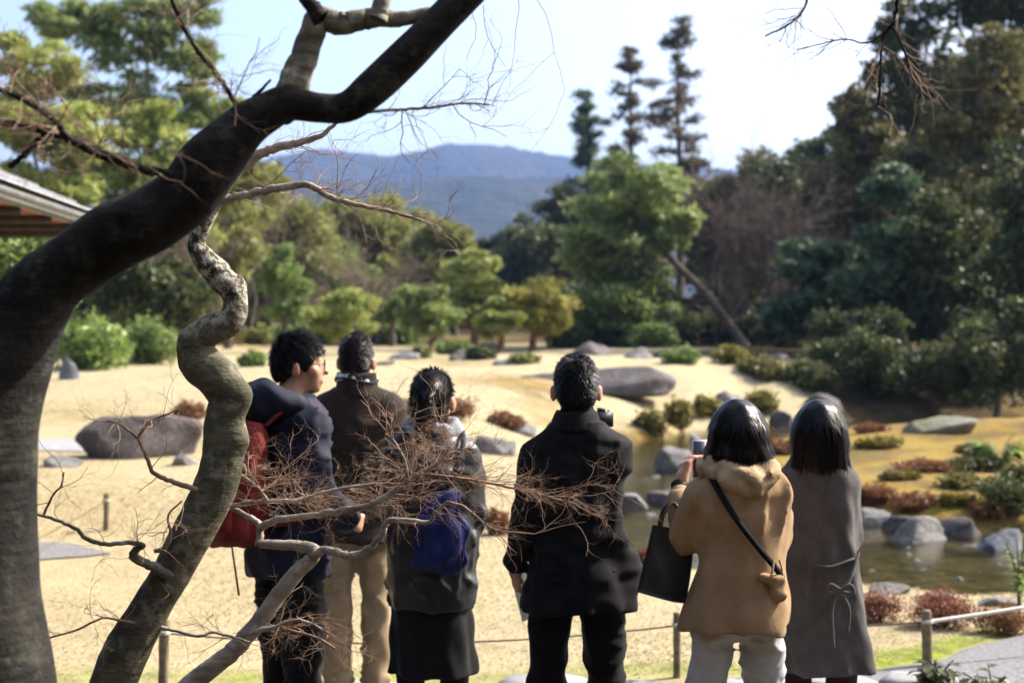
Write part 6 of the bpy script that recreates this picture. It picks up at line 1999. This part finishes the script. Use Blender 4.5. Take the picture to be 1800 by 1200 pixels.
def bob(p, zb, wb, flare, yb=0.0):
    def fn(f):
        f.ell(p.hp(0, -0.008, 0.008), (0.094, 0.108, 0.110), 0.01, p.Rh)
        f.col([(p.hc[2] + 0.03, 0, p.hc[1] - 0.010, 0.086, 0.098), (p.hc[2] - 0.02, 0, p.hc[1] - 0.014, 0.102, 0.106), (p.hc[2] + zb * 0.7, 0, p.hc[1] - 0.02, wb, 0.108), (p.hc[2] + zb, 0, p.hc[1] - 0.022, wb + flare, 0.10)], 0.02, (9, 0.0, 0.03), 1.0)
        f.cut(lambda X, Y, Z: np.minimum(np.minimum((Y - p.hc[1] - 0.045), 0.05 - (Z - p.hc[2])), 0.062 - np.abs(X)) + 0 * X, 0.008)
        f.wrinkle(0.0018, 120, 7, (1, 1, 0.15))
    return fn
p5.hair('hair_long', bob(p5, -0.085, 0.114, -0.004), 5500, 0.07, 'down', 10, lo=(-0.16, -0.17, -0.12), width=0.0013)
# black strap across her back, ending in bunched jacket cloth, shaped here as a small bag
cb = held(p5, 'crossbody_bag', 'small bunch of tan cloth on a black strap across the tan jacket', 'bag')
b = Bag()
strip(b, spline([[-0.10, 0.08, 1.27], [-0.112, -0.02, 1.283], [-0.10, -0.105, 1.235], [-0.04, -0.150, 1.13], [0.035, -0.158, 1.03], [0.10, -0.145, 0.955], [0.125, -0.13, 0.92]], 40), 0.020, 0.006, (0, -1, 0.25)); b.build('strap', 'black', cb)
sdf_part('cloth_bunch', 'tan', cb, lambda f: (f.ell([0.088, -0.132, 0.92], (0.042, 0.026, 0.022), 0.02), f.ell([0.108, -0.122, 0.88], (0.034, 0.024, 0.045), 0.025), f.wrinkle(0.006, 90, 75)), (0.0, -0.22, 0.79), (0.19, -0.08, 0.99), 0.0065)
for dx in (-0.008, 0.012):
    b = Bag(); b.add(*tubes(spline([[0.10 + dx, -0.15, 0.985], [0.098 + dx * 1.5, -0.165, 0.96], [0.094 + dx * 2, -0.172, 0.935]], 8)[None], np.full((1, 8), 0.004), 6), .5); b.build('fold_line', 'knit', cb)  # tubes standing for two tan folds of the cloth
tb_ = held(p5, 'tote_bag', 'black tote bag hanging from the tan jacketed woman\'s arm', 'bag')
def tote():
    b = Bag()
    n = 14
    Vs = []
    for j, v in enumerate(np.linspace(0, 1, n)):
        for i, u in enumerate(np.linspace(0, 1, n)):
            top = np.array([-0.288, 0.075, 1.072]) * (1 - u) + np.array([-0.135, 0.075, 1.045]) * u
            bot = np.array([-0.342, 0.06, 0.842]) * (1 - u) + np.array([-0.172, 0.06, 0.800]) * u
            Vs.append(top * (1 - v) + bot * v)
    Vs = np.array(Vs).reshape(n, n, 3)
    bul = np.sin(np.linspace(0, 1, n) * math.pi)[None, :] * np.linspace(0.25, 1, n)[:, None]
    front = Vs + np.array([0, -1, 0]) * (0.012 + 0.035 * bul)[..., None]
    back = Vs + np.array([0, 1, 0]) * (0.012 + 0.035 * bul)[..., None]
    front[..., 1] += 0.004 * np.sin(front[..., 0] * 60 + front[..., 2] * 30)
    a = np.arange(n * n).reshape(n, n)
    q = np.stack([a[:-1, :-1], a[:-1, 1:], a[1:, 1:], a[1:, :-1]], -1).reshape(-1, 4)
    V = np.concatenate([front.reshape(-1, 3), back.reshape(-1, 3)])
    m = n * n
    rim = np.concatenate([a[:, 0], a[-1, 1:], a[::-1, -1][1:]])
    sq = np.stack([rim[:-1], rim[1:], rim[1:] + m, rim[:-1] + m], -1)
    b.add(V, np.concatenate([q[:, ::-1], q + m, sq]), 0.5)
    b.build('bag_body', 'leather', tb_)
    for dy in (0.055, 0.10):
        c = Bag()
        c.add(*tubes(spline([[-0.262, dy, 1.066], [-0.245, dy + 0.01, 1.12], [-0.212, 0.085, 1.148], [-0.19, dy + 0.01, 1.115], [-0.175, dy, 1.05]], 20)[None], np.full((1, 20), 0.006), 7), .5)
        c.build('handle', 'leather', tb_)
tote()
ph = held(p5, 'phone', 'phone with a pale edge in the raised hands of the tan jacketed woman', 'phone')
b = Bag(); R_ = rotz(0.2)
hexa(b, box_v((-0.04, -0.004, -0.07), (0.035, 0.004, 0.07)) @ R_.T + np.array([-0.075, 0.285, 1.285])); b.build('case', 'metal', ph, smooth_shade=False)
b = Bag(); hexa(b, box_v((-0.036, -0.0062, -0.066), (0.031, -0.0042, 0.066)) @ R_.T + np.array([-0.075, 0.285, 1.285])); b.build('screen', 'lens', ph, smooth_shade=False)
wt = held(p5, 'wristwatch', 'dark watch band on the left wrist of the tan jacketed woman', 'watch')
b = Bag()
wv = np.array([-0.172, 0.20, 1.195]); wd = (wv - np.array([-0.178, 0.06, 1.035])); wd /= np.linalg.norm(wd)
u1 = np.cross(wd, [0, 1, 0.]); u1 /= np.linalg.norm(u1); u2 = np.cross(wd, u1)
a = np.linspace(0, 2 * np.pi, 21)
for k in range(-2, 3):
    b.add(*tubes((wv + wd * 0.004 * k + 0.0285 * (np.cos(a)[:, None] * u1 + np.sin(a)[:, None] * u2))[None], np.full((1, 21), 0.004), 5, tuple(wd)), .5)
b.build('band', 'leather', wt)

# ---- woman in the long grey coat
p6 = Person(1440, 468, 708, -0.12, 'woman with long dark hair in a long grey belted coat', 0.0)
H = p6.H
p6.build_body([([-0.112, 0, 1.19], [-0.12, 0.05, 0.99], [-0.05, 0.2, 0.96], (0.8, 0.5, 0), (0, -1, 0.3)),
               ([0.102, 0, 1.19], [0.105, 0.07, 0.99], [0.06, 0.21, 0.96], (-0.8, 0.5, 0), (0, -1, 0.3))],
              std_legs(H, 0.07, dy=(0, 0.02)), hands=((0.6, 1), (0.6, -1)), sw=0.138)
def coat6(f):
    f.col([(1.29, 0, -0.005, 0.085, 0.08), (1.262, 0, 0, 0.125, 0.10), (1.22, 0, 0, 0.138, 0.115), (1.1, 0, 0, 0.140, 0.13), (0.95, 0, 0, 0.138, 0.13), (0.85, 0, 0, 0.148, 0.135), (0.7, 0.0, 0, 0.172, 0.155), (0.50, 0.01, 0, 0.192, 0.172)], 0.03, (5, 0.0, 0.055), 4)
    p6.sleeves(f, (0.054, 0.052, 0.046), 0.03)
    f.wrinkle(0.006, 24, 81, (1, 1, 0.5))
    f.wrinkle(0.002, 70, 82)
    f.crease(0.014, 24, 95, (1, 1, 0.5))
    f.groove([[0, -0.10, 1.25], [0, -0.13, 1.05], [0, -0.135, 0.9], [0, -0.16, 0.55]], 0.02, 0.004)
p6.cloth('coat', 'wool', coat6, (-0.3, -0.28, 0.45), (0.3, 0.32, 1.36))
p6.trousers('tights', (0.072, 0.056, 0.045), 0.001, 83, 'tights')
p6.shoes('black')
p6.hair('hair_long', bob(p6, -0.110, 0.100, 0.006), 6000, 0.08, 'down', 11, lo=(-0.16, -0.17, -0.16), width=0.0013)
b = Bag()
b.add(*tubes(spline([[0.135, -0.06, 0.93], [0.10, -0.120, 0.925], [0.03, -0.15, 0.905], [-0.03, -0.155, 0.91]], 20)[None], np.full((1, 20), 0.006), 6), .5)
b.add(*tubes(spline([[0.135, -0.075, 0.95], [0.11, -0.13, 0.89], [0.085, -0.16, 0.845], [0.06, -0.172, 0.825]], 16)[None], np.full((1, 16), 0.0065), 6), .5)
for e in (-1, 1):
    b.add(*tubes(spline([[0.06, -0.172, 0.825], [0.06 + e * 0.035, -0.178, 0.845], [0.06 + e * 0.045, -0.178, 0.815], [0.06, -0.174, 0.82]], 14)[None], np.full((1, 14), 0.0065), 6), .5)
    b.add(*tubes(spline([[0.06, -0.174, 0.82], [0.06 + e * 0.03, -0.18, 0.76], [0.06 + e * 0.025, -0.184, 0.65 + 0.03 * e]], 14)[None], np.full((1, 14), 0.005), 6), .5)
b.build('belt', 'wool', p6.body)

# ---- things the man in black holds
cm = held(p4, 'camera', 'small black camera held up by the man in the black coat', 'camera')
b = Bag(); hexa(b, box_v((0.065, 0.20, 1.395), (0.155, 0.240, 1.452))); b.build('body', 'plastic', cm, smooth_shade=False)
b = Bag(); hexa(b, box_v((0.095, 0.202, 1.4525), (0.125, 0.238, 1.466))); b.build('viewfinder', 'plastic', cm, smooth_shade=False)
b = Bag(); b.add(*tubes(np.array([[[0.11, 0.241, 1.422], [0.11, 0.26, 1.422], [0.11, 0.285, 1.422], [0.11, 0.288, 1.422]]]), np.array([[0.027, 0.027, 0.024, 0.001]]), 24, (0, 0, 1)), .5); b.build('lens', 'lens', cm)
b = Bag(); b.add(*tubes(np.array([[[0.142, 0.222, 1.4522], [0.142, 0.222, 1.459], [0.142, 0.222, 1.4592]]]), np.array([[0.008, 0.008, 0.0005]]), 12, (0, 1, 0)), .5); b.build('shutter_button', 'metal', cm)
pp = np.array([[[x, 0.045 + 0.012 * math.sin(u * 3) + 0.01 * v, z] for u, x in zip(np.linspace(0, 1, 8), np.linspace(0, 1, 8))] for v, z in zip(np.linspace(0, 1, 8), np.linspace(0, 1, 8))])
tl, tr, bl_, br_ = np.array([-0.255, 0.085, 0.905]), np.array([-0.15, 0.10, 0.93]), np.array([-0.197, 0.075, 0.675]), np.array([-0.10, 0.09, 0.705])
U, Vv = np.meshgrid(np.linspace(0, 1, 9), np.linspace(0, 1, 9))
sheet = ((1 - U)[..., None] * (1 - Vv)[..., None] * tl + U[..., None] * (1 - Vv)[..., None] * tr + (1 - U)[..., None] * Vv[..., None] * bl_ + U[..., None] * Vv[..., None] * br_)
sheet[..., 1] += 0.012 * np.sin(U * 3.1) + 0.008 * Vv
a = np.arange(81).reshape(9, 9)
q = np.stack([a[:-1, :-1], a[:-1, 1:], a[1:, 1:], a[1:, :-1]], -1).reshape(-1, 4)
b = Bag(); b.add(sheet.reshape(-1, 3), q, 0.5); b.add(sheet.reshape(-1, 3) + [0, 0.0012, 0], q[:, ::-1], .5)
pap = b.build('paper', 'paper')
pap.location = p4.body.location
pap.rotation_euler = p4.body.rotation_euler
tag(pap, 'white sheet of paper in the lowered hand of the man in black', 'paper')

# ------------------------------------------------------------------ air: haze that fades the hills
def haze():
    m, t, out = new_mat('haze')
    v = N(t, 'ShaderNodeVolumePrincipled')
    v.inputs['Color'].default_value = (0.30, 0.48, 1.0, 1)
    v.inputs['Density'].default_value = 0.0002
    v.inputs['Anisotropy'].default_value = 0.2
    t.links.new(v.outputs[0], out.inputs['Volume'])
    b = Bag()
    b.add(box_v((-4600, -80, -6), (4600, 4700, 310)), BOXF, 0.5)
    o = b.build('haze', m, smooth_shade=False)
    struct(tag(o, 'pale blue air over the garden and the hills', 'haze'), 'stuff')
haze()
